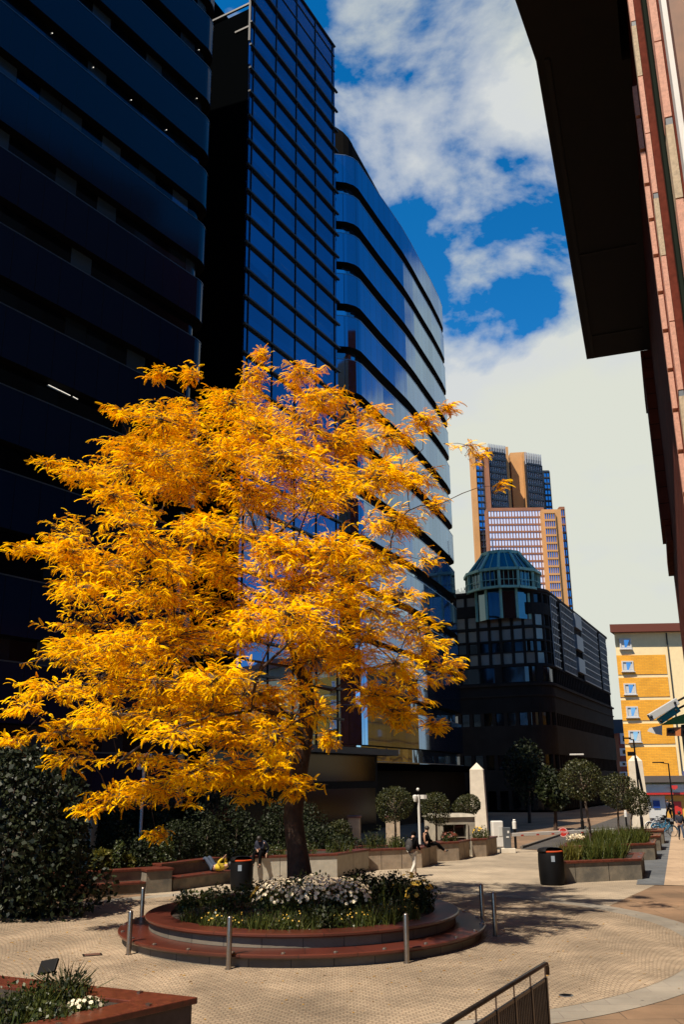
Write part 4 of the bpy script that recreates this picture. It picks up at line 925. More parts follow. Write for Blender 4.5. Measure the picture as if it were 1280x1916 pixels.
# planters on the left of the square
def fp(*pts): return [tuple(p) for p in pts]
GRP = 'stone planters before the entrance'
planter('stone_planter', 'long stone planter right behind the walking person', fp((.64, 41.36), (3.38, 42.54), (4.26, 44.6), (.2, 44.2)), .86, BEIGE_STONE, group=GRP)
planter('stone_planter', 'short stone planter in front of the stone kiosk', fp((4.35, 45.6), (5.48, 46.2), (6.2, 47.8), (4.6, 47.5)), .86, BEIGE_STONE, group=GRP)
planter('stone_planter', 'small stone planter between kiosk and barrier cabinets', fp((6.35, 47.9), (7.12, 48.3), (8.0, 50.4), (6.7, 50.2)), .86, BEIGE_STONE, group=GRP)
LEFTW = planter('stone_planter', 'stone planter behind the trunk, with a pale wall and red coping', fp((-3.76, 37.9), (-.35, 38.85), (1.0, 41.3), (-3.6, 41.3)), .9, mat('pale_grey_wall', (.50, .46, .38), .85, var=.12, vscale=3, bump=.2), group=GRP)
for (x, y, z, r, h, m, s_, lb, fl_) in ((1.3, 42.9, .82, .5, .7, G_DARK, 31, 'dark low shrub in the long planter under the clipped tree', None), (2.3, 43.3, .82, .45, .45, G_MID, 32, 'green tuft in the long planter beside the walker', None),
     (5.1, 46.8, .82, .4, .4, G_MID, 33, 'low plant with red leaves in the planter before the kiosk', (REDL, 50, .07)), (6.95, 49., .82, .4, .55, G_MID, 34, 'orange-tipped plant in the small planter by the barrier', (YELP, 12, .07)),
     (-2.9, 38.8, .85, .45, .4, G_MID, 35, 'left one of the low tufts above the pale planter wall', None), (-1.7, 39.1, .85, .5, .5, G_MID, 36, 'green tuft left of the trunk above the pale planter wall', None), (-.3, 40.2, .85, .55, .6, G_DARK, 37, 'dark tuft right of the trunk above the pale planter wall', None)):
    shrub('low_shrub', lb, 'shrub', (x, y, z), r, h, 350, .08, m, s_, 'low plants in the stone planters', fl_, 120)
# granite seats and walls at the far left
def seatwall(name, label, a, b_, hs, hb, ds, pier=False, wm=GREY_STONE):
    a, b_ = Vector(a), Vector(b_); d = (b_-a); L = d.length; d.normalize(); n = Vector((-d.y, d.x)); t = thing(name, label, 'bench', (a.x, a.y, 0), math.atan2(d.y, d.x))
    Lp = L-(.95 if pier else 0)
    MB().prism([(0, .05), (Lp, .05), (Lp, ds), (0, ds)], 0, hs-.08).build('seat_wall', wm, t)
    MB().prism([(-.02, 0), (Lp-.002, 0), (Lp-.002, ds), (-.02, ds)], hs-.078, hs).build('seat_slab', RED_GRANITE, t, bevel=.012)
    MB().prism([(0, ds+.003), (Lp, ds+.003), (Lp, ds+.4), (0, ds+.4)], 0, hb-.09).build('back_wall', wm, t)
    MB().prism([(-.02, ds-.05), (L+.04, ds-.05), (L+.04, ds+.45), (-.02, ds+.45)], hb-.088, hb).build('coping', RED_GRANITE, t, bevel=.012)
    if pier:
        MB().prism([(Lp+.003, 0), (L, 0), (L, ds+.38), (Lp+.003, ds+.38)], 0, hb-.09).build('pier', wm, t)
        MB().prism([(Lp-.03, -.05), (L+.05, -.05), (L+.05, ds-.055), (Lp-.03, ds-.055)], hb-.088, hb).build('pier_cap', RED_GRANITE, t, bevel=.012)
    k = .5
    while k < Lp: MB().box((k, .08, hs+.012), (.05, .09, .03)).build('skate_stopper', STEEL, t); k += 1.1
    return t
seatwall('granite_bench', 'two-step granite bench wall in front of the hedge on the left', (-13.2, 30.1), (-6.21, 34.39), .40, .80, .55, True)
seatwall('granite_bench', 'dark granite bench on which someone lies, left of the litter bin', (-6.15, 34.55), (-4.35, 37.2), .46, .9, .7)
# ---- hedge shrubs behind
hedge = [(215, 1566, 34, 37, G_DARK, 'rounded dark shrub at the left end of the hedge above the bench'), (238, 1520, 30, 40.5, G_DARK, 'tall dark shrub behind the left end of the hedge'), (300, 1535, 38, 41, G_DARK, 'broad dark shrub under the lowest yellow branch'),
 (335, 1566, 32, 38, G_DARK, 'dark shrub just above the long bench wall'), (385, 1560, 34, 39.5, G_DARK, 'dark shrub above the lying person'), (440, 1550, 36, 41.5, G_DARK, 'dark shrub above the left litter bin'), (475, 1582, 24, 41, G_DARK, 'small dark shrub right of the left litter bin'),
 (520, 1550, 40, 43, G_DARK, 'large dark shrub left of the trunk'), (400, 1508, 42, 45, G_DARK, 'tallest dark shrub at the back of the hedge'), (600, 1582, 30, 42.5, G_DARK, 'dark shrub right of the trunk'), (640, 1556, 22, 44, G_BALL, 'slim sunlit shrub before the stone pillar'), (565, 1540, 34, 45, G_DARK, 'dark shrub behind the trunk'),
 (640, 1590, 26, 42.4, G_DARK, 'dark spreading shrub at the foot of the slim sunlit shrub'), (270, 1598, 26, 35.8, G_DARK, 'low green shrub just behind the bench coping'), (300, 1602, 22, 35.9, G_MID, 'low reddish-green shrub at the right of the bench coping'), (215, 1608, 16, 35.1, G_MID, 'low yellow-green shrub at the left of the bench coping'),
 (240, 1612, 11, 35.3, YG, 'low bright yellow-green plant behind the bench'), (190, 1602, 13, 34.8, YG, 'fern-like yellow-green plant at the left of the hedge')]
for k, (x, y, r, Y, m, lb) in enumerate(hedge):
    c = A(x, y, Y); rr_ = r*Y/1755; zt = c[2]+rr_
    t = thing('hedge_shrub', lb, 'shrub', (c[0], Y, 0), 0, 'shrubs of the hedge on the left')
    leaf_ball('foliage', (0, 0, zt/2), (rr_*1.05, rr_*1.05, zt/2), int(4200*rr_+900), .10 if m is not YG else .16, m, t, 60+k, .5, .2)
    MB().tube([(0, 0, 0), (.05, 0, zt*.5), (.1, .05, zt*.85)], [.05, .035, .01], 6).build('stem', TWIG, t)
# big glossy shrub at the left edge
bsx, bsy = -10.3, 28.6
t = thing('large_evergreen_shrub', 'huge dark glossy shrub filling the left edge below the yellow branches', 'shrub', (bsx, bsy, 0))
LAUREL = leaf_mat('laurel_leaves', (.005, .011, .004), (.036, .046, .014), .08, .5, .3)
leaf_ball('foliage', (0, 0, 2.3), (2.9, 1.9, 2.75), 14000, .17, LAUREL, t, 91, .45, .22)
leaf_ball('foliage', (1.5, .2, 1.0), (1.5, 1.3, 1.2), 2600, .16, G_DARK, t, 92, .45, .2)
b = MB(); rr = random.Random(4)
for k in range(14):
    an = rr.uniform(0, 6.28); b.tube([(.1*k-.7, 0, 0), (1.1*math.cos(an), .7*math.sin(an), 1.6), (2.1*math.cos(an), 1.3*math.sin(an), 3.6)], [.05, .035, .012], 6)
b.build('stems', TWIG, t)
# red spiky plant
c = A(413, 1535, 42); t = thing('red_cordyline', 'dark red spiky-leaved plant rising above the hedge', 'plant', (c[0], 42, 0)); rs = np.random.RandomState(8); n = 70
D = rs.normal(size=(n, 3)); D[:, 2] = abs(D[:, 2])*.9-.1; M = frames(np.tile([0, 0, c[2]-.1], (n, 1)), D, rs.normal(size=(n, 3)), .6+.35*rs.rand(n)); M[:, :, 0] /= np.linalg.norm(M[:, :, 0], axis=1)[:, None]
inst_mesh(np.array([(-.025, 0, 0), (.025, 0, 0), (.02, .6, .03), (-.02, .6, .03), (.003, 1, -.08), (-.003, 1, -.08)]), [(0, 1, 2, 3), (3, 2, 4, 5)], M, 'leaves', REDL, t)
MB().tube([(0, 0, 0), (.05, 0, c[2]*.6), (0, 0, c[2])], [.05, .045, .04], 8).build('stem', TWIG, t)
# ---- street trees in the shade of the domed building
def street_tree(px_, py_, r_px, Y, label, seed):
    c = A(px_, py_, Y); r = r_px*Y/1755; t = thing('street_tree', label, 'tree', (c[0], Y, 0), 0, 'street trees by the domed building')
    leaf_ball('crown', (0, 0, c[2]), (r, r, r*1.4), 3200, .26, G_DARK, t, seed, .7, .3)
    b = MB().tube([(0, 0, 0), (.1, 0, c[2]*.5), (0, 0, c[2]), (.1, 0, c[2]+r)], [.16, .13, .09, .03], 8); rr = random.Random(seed)
    for k in range(8): an = rr.uniform(0, 6.28); b.tube([(.05, 0, c[2]*.55), (r*.4*math.cos(an), r*.4*math.sin(an), c[2]), (r*.8*math.cos(an), r*.8*math.sin(an), c[2]+r*rr.uniform(-.2, .9))], [.07, .05, .015], 6)
    b.build('trunk', BARK, t)
street_tree(985, 1440, 34, 84, 'left one of two dark street trees before the domed building', 71)
street_tree(1035, 1480, 26, 72, 'right one of two dark street trees, greener, beside the road', 72)
# ================================================================== OBELISKS, PILLARS, KIOSK
def obelisk(px_, Yb, w, y_sh, y_ap, label, rz):
    x = A(px_, 1560, Yb)[0]; zs, za = A(px_, y_sh, Yb)[2], A(px_, y_ap, Yb)[2]; t = thing('stone_obelisk', label, 'obelisk', (x, Yb, 0), rz, 'pale obelisks flanking the road')
    h = w/2; q = h*.80; sq = lambda r_: [(-r_, -r_), (r_, -r_), (r_, r_), (-r_, r_)]
    MB().prism(sq(h), .35, zs, poly2=sq(q)).build('shaft', PALE_STONE, t)
    MB().prism(sq(q+.002), zs, za, poly2=sq(.01)).build('pyramid_cap', PALE_STONE, t); MB().prism(sq(h+.06), 0, .35).build('base', PALE_STONE, t, bevel=.01)
obelisk(899, 60.5, 1.05, 1440, 1427, 'left pale obelisk beside the stone kiosk', R(-14))
obelisk(1203, 69.5, 1.25, 1424, 1410, 'right pale obelisk behind the clipped trees, beside the black lamp post', R(-18))
def pillar(pa, pb, yt, Y, label, dep=.8, m=BEIGE_STONE):
    a, c = A(pa, yt, Y), A(pb, yt, Y); w = c[0]-a[0]; h = a[2]; t = thing('stone_pillar', label, 'pillar', (a[0]+w/2, Y, 0), R(-4), 'square stone pillars with red caps')
    MB().box((0, 0, (h-.12)/2), (w, dep, h-.12)).build('shaft', m, t); MB().box((0, 0, h-.06), (w+.12, dep+.12, .118)).build('cap', RED_GRANITE, t, bevel=.015)
pillar(652, 674, 1526, 52, 'square stone pillar with a red cap left of the walker'); pillar(722, 748, 1527, 53, 'stone pillar behind the leftmost clipped tree'); pillar(160, 178, 1522, 42, 'stone pillar above the left bench, beside the big shrub')
kx, ky = A(818, 1590, 48.2)[0], 48.6; t = thing('stone_kiosk', 'square grey stone kiosk with a framed dark window', 'kiosk', (kx, ky, 0), R(12)); kw, kd = 2.15, 1.9; kz = A(845, 1524, 48.5)[2]
KST = mat('kiosk_stone', (.40, .36, .29), .8, var=.2, vscale=3, bump=.25)
z0, z1, xa_, xb_ = kz-1.55, kz-.42, .32, kw-.42
b = MB(); b.prism([(0, 0), (kw, 0), (kw, kd), (0, kd)], 0, z0); b.prism([(0, 0), (kw, 0), (kw, kd), (0, kd)], z1, kz-.14)
b.prism([(0, 0), (xa_, 0), (xa_, kd), (0, kd)], z0, z1); b.prism([(xb_, 0), (kw, 0), (kw, .5), (xb_, .5)], z0, z1); b.prism([(xb_, kd-.4), (kw, kd-.4), (kw, kd), (xb_, kd)], z0, z1); b.build('walls', KST, t)
MB().prism([(-.1, -.1), (kw+.1, -.1), (kw+.1, kd+.1), (-.1, kd+.1)], kz-.138, kz, poly2=[(.12, .12), (kw-.12, .12), (kw-.12, kd-.12), (.12, kd-.12)]).build('cornice', KST, t)
wd = MB().box(((xa_+xb_)/2, .14, (z0+z1)/2), (xb_-xa_, .04, z1-z0)).build('window', glass_mat('kiosk_glass', (.4, .4, .4), (.004, .004, .005), .25, 3, 3, .03, .1, .0001), t)
f = MB(); 
for xx in (xa_+.04, xb_-.04): f.box((xx, .0, (z0+z1)/2), (.08, .14, z1-z0))
for zz in (z0+.04, z1-.04): f.box(((xa_+xb_)/2, 0, zz), (xb_-xa_-.16, .14, .08))
f.box(((xa_+xb_)/2, .09, (z0+z1)/2), (.03, .04, z1-z0-.16)); f.box(((xa_+xb_)/2, .085, z0+.42), (xb_-xa_-.16, .03, .03)); f.build('frame', KST, wd)
MB().box((kw-.1, kd/2+.05, (z0+z1)/2), (.04, kd-.9, z1-z0)).build('side_window', MATS['kiosk_glass'], t)
# ================================================================== BARRIER
GREYP = mat('grey_cabinet', (.09, .10, .11), .5); g = G(951, 1596); bx, by = g[0], g[1]
t = thing('road_barrier', 'white raised-arm road barrier with a round red stop disc', 'barrier', (bx, by, 0))
MB().box((0, 0, .12), (.75, .6, .24)).build('plinth', PALE_STONE, t, bevel=.02)
cb = MB().box((0, 0, .76), (.36, .36, 1.04)).build('cabinet', GREYP, t, bevel=.02); MB().box((.05, -.19, 1.05), (.1, .02, .12)).build('label_plate', WHITE, cb); MB().box((.0, -.19, .8), (.14, .02, .08)).build('label_plate', WHITE, cb)
ae = A(1151, 1553, 54.5); as_ = A(958, 1562, by-.05); v0, v1 = Vector((as_[0]-bx, as_[1]-by, as_[2])), Vector((ae[0]-bx, ae[1]-by, ae[2]))
ar = MB().bar(v0, v1, .10, .17).build('arm', WHITE, t, bevel=.01); b = MB()
for k in range(14):
    if k % 2: p, q = v0.lerp(v1, (k+.08)/14), v0.lerp(v1, (k+.42)/14); n_ = (v1-v0).cross(Vector((0, 0, 1))).normalized()*.052; b.bar(p+n_-Vector((0, 0, .045)), q+n_-Vector((0, 0, .045)), .008, .07)
b.build('red_reflector', REDP, ar)
dcn = v0.lerp(v1, .47)+Vector((.03, -.12, .02)); b = MB(); b.v = []; n = 28
for k in range(n): an = 2*math.pi*k/n; b.v += [(dcn.x+.26*math.cos(an), dcn.y, dcn.z+.26*math.sin(an)), (dcn.x+.26*math.cos(an), dcn.y+.02, dcn.z+.26*math.sin(an))]
b.face([2*k for k in range(n)]); b.face([2*k+1 for k in range(n-1, -1, -1)]); [b.face((2*k, 2*k+1, (2*k+3) % (2*n), (2*k+2) % (2*n))) for k in range(n)]
dsc = b.build('stop_disc', REDP, t)
b = MB(); b.v = []
for k in range(n): an = 2*math.pi*k/n; b.v += [(dcn.x+r_*math.cos(an), dcn.y-.004, dcn.z+r_*math.sin(an)) for r_ in (.215, .24)]
[b.face((2*k, 2*k+1, (2*k+3) % (2*n), (2*k+2) % (2*n))) for k in range(n)]; b.build('white_ring', WHITE, dsc)
def text(name, body, size, loc, rot, m, parent=None):
    c = bpy.data.curves.new(name, 'FONT'); c.body = body; c.size = size; c.align_x = 'CENTER'; c.align_y = 'CENTER'; c.extrude = .002; c.materials.append(m)
    tmp = bpy.data.objects.new(name, c); COL.objects.link(tmp); me = bpy.data.meshes.new_from_object(tmp.evaluated_get(bpy.context.evaluated_depsgraph_get())); bpy.data.objects.remove(tmp)
    o = bpy.data.objects.new(name, me); COL.objects.link(o); o.location = loc; o.rotation_euler = rot; o.parent = parent; return o
text('lettering', 'STOP', .17, (dcn.x, dcn.y-.006, dcn.z), (R(90), 0, 0), WHITE, dsc)
g = G(936, 1590); t = thing('white_control_cabinet', 'rounded white control cabinet left of the barrier', 'cabinet', (g[0]-.05, g[1]+.3, 0), R(8))
MB().box((0, 0, .8), (.62, .45, 1.4)).build('housing', WHITE, t, bevel=.06); MB().box((0, 0, .05), (.56, .4, .1)).build('foot', GREYP, t); MB().box((.12, -.235, .95), (.2, .02, .5)).build('door', mat('off_white', (.7, .7, .66), .5), t, bevel=.004)
def topbollard(px_, y0, y1, Y, label):
    a, c = A(px_, y0, Y), A(px_, y1, Y); h = c[2]; t = thing('white_topped_post', label, 'post', (a[0], Y, 0), 0, 'black posts with white tops')
    MB().tube([(0, 0, 0), (0, 0, h-.5)], .07, 12).build('post', BLACK, t); MB().lathe([(.001, h-.52), (.12, h-.5), (.12, h-.14), (.07, h-.1), (.09, h-.04), (.06, h), (.001, h)], n=14).build('white_top', WHITE, t)
topbollard(966, 1590, 1533, 53.5, 'black post with a white top behind the barrier cabinet'); topbollard(1173, 1540, 1516, 76, 'black post with a white top beyond the clipped trees, by the road')
# ================================================================== BINS, DRAIN, LAMPS, CAMERAS
def litter_bin(px_, py_, w, h, label):
    g = G(px_, py_); t = thing('litter_bin', label, 'bin', (g[0], g[1]+w/2, 0), R(10), 'black litter bins')
    r = w/2; MB().lathe([(.001, 0), (r*.92, 0), (r*.96, .06), (r, .3), (r*1.02, h*.6), (r, h-.22), (r*.97, h-.16)], n=28).build('body', BLACK, t, smooth=50)
    MB().lathe([(r*.97, h-.158), (r*1.03, h-.15), (r*1.03, h-.10), (r*.9, h-.03), (r*.6, h), (.001, h)], n=28, a0=-.6, a1=2*math.pi-2.3).build('hood', BLACK, t, smooth=50)
    MB().lathe([(r*.80, h-.15), (r*.99, h-.14), (r*1.0, h-.11), (r*.8, h-.10)], n=28).build('orange_rim', mat('orange_plastic', (.75, .10, .02), .45), t)
    MB().box((-.10, -r*1.0, h-.36), (.13, .02, .2), R(-6)).build('sticker', mat('pale_sticker', (.35, .42, .5), .5), t)
litter_bin(1040, 1658, .92, 1.28, 'black litter bin standing at the left end of the nearest right planter'); litter_bin(449, 1667, .82, 1.12, 'black litter bin between the benches on the left, behind the round planter')
g = G(1060, 1864, 0); t = thing('drain_cover', 'small round metal drain cover in the pale paving ring', 'drain cover', (g[0], g[1], .008))
MB().lathe([(.13, 0), (.13, .010), (.10, .013)], n=28).build('ring', STEEL, t); MB().lathe([(.10, .006), (.001, .006)], n=28).build('plate', mat('dark_plate', (.05, .06, .08), .3, .8), t); b = MB(); [b.box((0, -.06+.03*k, .009), (.15, .012, .006)) for k in range(5)]; b.build('slots', BLACK, t)
g = G(172, 1788, 0); t = thing('manhole_lid', 'small rusty square lid set in the cobbles at the left', 'manhole', (g[0], g[1], .012), R(20)); MB().box((0, 0, .006), (.42, .3, .012)).build('frame', DARK_STEEL, t); MB().box((0, 0, .011), (.34, .22, .012)).build('lid', mat('rust', (.12, .05, .03), .8), t)
def cctv(px_, ytop, Y, label, two=True):
    a = A(px_, 1570, Y); zt = A(px_, ytop, Y)[2]; t = thing('security_camera_pole', label, 'camera pole', (a[0], Y, 0), 0, 'white security camera poles')
    MB().tube([(0, 0, 0), (0, 0, zt-.35)], .065, 10).build('pole', WHITE, t); MB().bar((-.13, 0, zt-.4), (.2, 0, zt-.4), .04).build('bracket', WHITE, t)
    MB().lathe([(.001, -.28), (.09, -.26), (.12, -.12), (.12, 0), (.05, .05), (.001, .05)], c=(-.17, -.05, zt-.4), n=14).build('camera', WHITE, t)
    if two: MB().box((.24, -.1, zt-.45), (.16, .34, .18), R(25)).build('camera', WHITE, t); MB().sphere((-.02, 0, zt-.10), .075).build('dome_camera', WHITE, t)
    else: MB().tube([(0, 0, zt-.37), (0, 0, zt-.1), (.12, 0, zt), (.3, 0, zt-.08)], .06, 8).build('gooseneck', WHITE, t)
cctv(786, 1473, 46, 'white camera pole between the two nearer clipped trees'); cctv(262, 1410, 40, 'white camera pole poking through the yellow leaves at the left', False)
def lamp(px_, ytop, Y, label, arm, head, group='street lamps', hm=BLACK, extras=False):
    a = A(px_, 1560, Y); zt = A(px_, ytop, Y)[2]; t = thing('street_lamp', label, 'street lamp', (a[0], Y, 0), 0, group)
    MB().tube([(0, 0, 0), (0, 0, 1.1), (0, 0, 1.15), (0, 0, zt)], [.11, .11, .075, .055], 10).build('post', BLACK, t); MB().bar((0, 0, zt-.05), (arm, 0, zt+.08), .06).build('arm', BLACK, t)
    MB().box((arm, 0, zt+.08), (head, .26, .10)).build('lamp_head', hm, t, bevel=.02)
    if extras:
        MB().box((-.28, 0, zt-1.0), (.45, .2, .28)).build('camera', BLACK, t); MB().bar((.0, -.03, zt-1.3), (.25, -.03, zt-3.6), .22, .12).build('banner_bracket', BLACK, t); MB().box((.3, 0, zt-4.2), (.4, .2, .3)).build('junction_box', BLACK, t)
lamp(1204, 1383, 66, 'tall black lamp post right of the right obelisk', -.45, .5, extras=True); lamp(1266, 1428, 84, 'black lamp post in front of the yellow flats', -.9, 1.0); lamp(1092, 1414, 62, 'street lamp whose pale head shows above the largest clipped tree', .0, .9, hm=WHITE)
# ================================================================== FRONT RAILING
ra, rb = G(1022, 1801, 1.1), G(820, 1924, 1.1); rd_ = Vector(rb-ra); rl = rd_.length; rd_.normalize()
t = thing('metal_railing', 'dark metal handrail with upright bars in the bottom right foreground', 'railing', (ra[0], ra[1], 0), math.atan2(rd_.y, rd_.x))
RAILM = mat('bronze_steel', (.10, .085, .075), .28, .85, var=.2, vscale=6)
LR = rl+1.6; MB().tube([(-.04, 0, .93), (-.05, 0, 1.02), (-.02, 0, 1.075), (.06, 0, 1.09), (LR, 0, 1.09)], .034, 12).build('handrail', RAILM, t, smooth=True)
b = MB(); b.box((LR/2+.08, 0, .89), (LR-.12, .03, .04)); b.box((LR/2+.08, 0, .12), (LR-.12, .03, .04)); b.build('frame_bar', RAILM, t)
k = .07; i = 0
while k < LR:
    MB().box((k, 0, .455), (.055, .05, .91)).build('post', RAILM, t); MB().tube([(k, 0, .9), (k, 0, 1.07)], .012, 8).build('rail_support', STEEL, t); k += .72
k = .16
while k < LR:
    MB().box((k, 0, .505), (.012, .030, .73)).build('baluster', RAILM, t); k += .072
# ================================================================== FRONT LEFT PLANTER
P1, P2, P3 = G(0, 1829, .7), G(359, 1869, .7), G(140, 1918, .7); ex = (P3-P2); P3 = P2+ex*2.2; P1 = P1+(P1-P2)*.4
FLP = [tuple(P1[:2]), tuple(P2[:2]), tuple(P3[:2]), tuple((P1+(P3-P2))[:2])]
if sum(FLP[i-1][0]*FLP[i][1]-FLP[i][0]*FLP[i-1][1] for i in range(4)) < 0: FLP = FLP[::-1]
planter('granite_planter', 'red granite planter corner in the bottom left foreground', FLP, .72, mat('dark_wall_stone', (.10, .08, .065), .8, var=.3, vscale=3, bump=.2), capw=.52)
g = G(95, 1818, .7)
def fplant(px_, py_, r, h, kd, lb, sd):
    p = G(px_, py_, .7); sh = (p[0], p[1], .66)
    if kd == 'daisy': shrub('white_flower_clump', lb, 'plant', sh, r, h, 260, .05, G_MID, sd, None, (WHITEP, 26, .035), 60)
    else: shrub('leafy_clump', lb, 'plant', sh, r, h, 420, .06, G_DARK if kd == 'dark' else G_MID, sd, None, None, 160)
fplant(120, 1868, .34, .30, 'dark', 'dark leafy clump in the middle of the foreground planter', 201); fplant(55, 1880, .34, .30, 'mid', 'green clump at the left of the foreground planter', 202); fplant(160, 1886, .22, .16, 'daisy', 'low clump of small white flowers by the foreground coping', 203); fplant(90, 1902, .3, .22, 'mid', 'green clump low in the foreground planter', 204); fplant(20, 1905, .34, .3, 'dark', 'dark clump in the bottom left corner', 205)
p = G(125, 1850, .7); t = thing('spiky_yucca', 'spiky narrow-leaved plant standing up from the foreground planter', 'plant', (p[0], p[1], .66)); rs = np.random.RandomState(9); n = 90
D = rs.normal(size=(n, 3))*np.array([.9, .9, .5]); D[:, 2] = abs(D[:, 2])+.35; M = frames(np.c_[rs.normal(size=(n, 2))*.10, np.zeros(n)], D, rs.normal(size=(n, 3)), .32+.28*rs.rand(n)); M[:, :, 0] /= np.linalg.norm(M[:, :, 0], axis=1)[:, None]
inst_mesh(np.array([(-.011, 0, 0), (.011, 0, 0), (.010, .6, .01), (-.010, .6, .01), (.001, 1, -.04), (-.001, 1, -.04)]), [(0, 1, 2, 3), (3, 2, 4, 5)], M, 'leaves', leaf_mat('olive_blades', (.02, .028, .010), (.10, .085, .03), .2), t)
p = G(88, 1829, .72); t = thing('garden_floodlight', 'flat black floodlight tilted up in the foreground planter', 'floodlight', (p[0], p[1], .68), R(-30))
MB().box((0, 0, .20), (.34, .05, .22), tilt=Matrix.Rotation(R(-35), 3, 'X')@Matrix.Rotation(R(-14), 3, 'Y')).build('lamp_body', BLACK, t, bevel=.01); MB().tube([(0, 0, 0), (0, .02, .16)], .018, 8).build('stake', BLACK, t)
# ================================================================== BICYCLES
TYRE = mat('tyre_rubber', (.012, .012, .012), .8); BBLUE = mat('blue_bike_paint', (.02, .16, .30), .4); BWHT = mat('white_bike_paint', (.75, .76, .78), .4)
def bicycle(x, y, rz, m, label):
    t = thing('bicycle', label, 'bicycle', (x, y, 0), rz, 'parked hire bicycles'); r = .32
    for cx_ in (-.52, .52):
        w = MB(); pts = [(cx_+r*math.cos(a), 0, r+.02+r*math.sin(a)) for a in np.linspace(0, 2*math.pi, 25)]; w.tube(pts, .022, 6); wo = w.build('wheel', TYRE, t)
        s = MB(); [s.bar((cx_, 0, r+.02), (cx_+r*math.cos(a), 0, r+.02+r*math.sin(a)), .005) for a in np.linspace(0, 2*math.pi, 15)[:-1]]; s.build('spokes', STEEL, wo)
        f = MB(); pts = [(cx_+(r+.05)*math.cos(a), 0, r+.02+(r+.05)*math.sin(a)) for a in np.linspace(.2, 2.9, 12)]; f.tube(pts, .03, 6); f.build('mudguard', m, t)
    b = MB(); bb = (-.08, 0, .30); hd = (.36, 0, .82); st_ = (-.20, 0, .78)
    for a, c in ((bb, st_), (bb, hd), (bb, (-.52, 0, .34)), ((-.52, 0, .34), st_), ((.36, 0, .70), (-.17, 0, .60))): b.tube([a, c], .024, 8)
    b.tube([(.52, 0, .34), (.36, 0, .75), (.33, 0, .95)], .022, 8); b.build('frame', m, t)
    MB().tube([(.28, -.27, .98), (.33, -.1, .99), (.34, 0, .96), (.33, .1, .99), (.28, .27, .98)], .014, 8).build('handlebar', BLACK, t); MB().box((.48, 0, .86), (.26, .28, .2)).build('front_basket', BLACK, t, bevel=.02)
    MB().sphere((-.22, 0, .88), (.14, .07, .035)).build('saddle', BLACK, t, smooth=True); MB().tube([(-.2, 0, .78), (-.22, 0, .87)], .014, 6).build('seat_post', STEEL, t)
    MB().lathe([(.09, -.01), (.09, .01)], c=(0, 0, 0), n=12).build('crank', STEEL, t).matrix_local = Matrix.Translation((-.08, -.05, .3))@Matrix.Rotation(R(90), 4, 'X')
for (px_, py_, rz, m, lb) in ((1247, 1562, R(8), BBLUE, 'nearest blue hire bicycle beside the right pavement'), (1241, 1556, R(16), BBLUE, 'second blue hire bicycle, just behind the nearest one'), (1231, 1552, R(5), BWHT, 'left white bicycle by the foot of the right obelisk'), (1237, 1547, R(22), BWHT, 'rear white bicycle behind the blue ones')):
    g = G(px_, py_+4); bicycle(g[0], g[1], rz, m, lb)
# ================================================================== LIFTING ARM AT THE FAR RIGHT
LY = 74.; t = thing('boom_lift', 'white and green lifting boom reaching in from the right before the yellow flats', 'boom lift', (A(1300, 1400, LY)[0], LY, 0)); t0 = Vector(t.location)
def L3(x, y, o=0.): return Vector(A(x, y, LY+o))-t0
MB().bar(L3(1216, 1343), L3(1268, 1312), .5, .55).build('upper_boom', mat('grey_white_paint', (.55, .56, .56), .5), t, bevel=.03); MB().bar(L3(1268, 1312), L3(1320, 1285), .16).build('boom_rod', DARK_STEEL, t)
MB().bar(L3(1234, 1350, .4), L3(1270, 1326, .4), .45, .5).build('lower_boom', mat('teal_paint', (.02, .28, .30), .45), t, bevel=.03); MB().bar(L3(1270, 1326, .4), L3(1320, 1300, .4), .16).build('boom_rod', DARK_STEEL, t)
def slab(pts, y0, y1, nm, m):
    b = MB(); n = len(pts); b.v = [tuple(L3(*p, o)) for o in (y0, y1) for p in pts]; b.face(range(n)); b.face(range(2*n-1, n-1, -1)); [b.face((i, i+n, (i+1) % n+n, (i+1) % n)) for i in range(n)]; b.build(nm, m, t)
slab([(1236, 1357), (1262, 1342), (1325, 1322), (1325, 1352)], .7, 1.6, 'green_cover', mat('green_paint', (.09, .26, .05), .5)); slab([(1212, 1368), (1216, 1362), (1240, 1357), (1240, 1376), (1226, 1373)], .5, 1.5, 'work_basket', WHITE); slab([(1248, 1362), (1275, 1360), (1275, 1377), (1248, 1377)], .5, 1.4, 'orange_box', mat('orange_box_paint', (.65, .2, .06), .5)); slab([(1251, 1365), (1263, 1365), (1263, 1372), (1251, 1372)], .4, .5, 'dark_opening', BLACK); slab([(1275, 1356), (1325, 1350), (1325, 1378), (1275, 1378)], .5, 1.7, 'machine_body', DARK_STEEL)
b = MB(); b.prism([(tuple(L3(1303, 1400))[0]+dx, dy) for dx, dy in ((-.5, .2), (.5, .2), (.5, 1.4), (-.5, 1.4))], 0, L3(1300, 1370).z); b.build('mast', DARK_STEEL, t)
for px_, py_ in ((1220, 1341), (1264, 1315), (1238, 1349), (1266, 1329)): p = L3(px_, py_, -.35); MB().sphere(p, .12, 8, 6).build('pivot_bolt', DARK_STEEL, t)
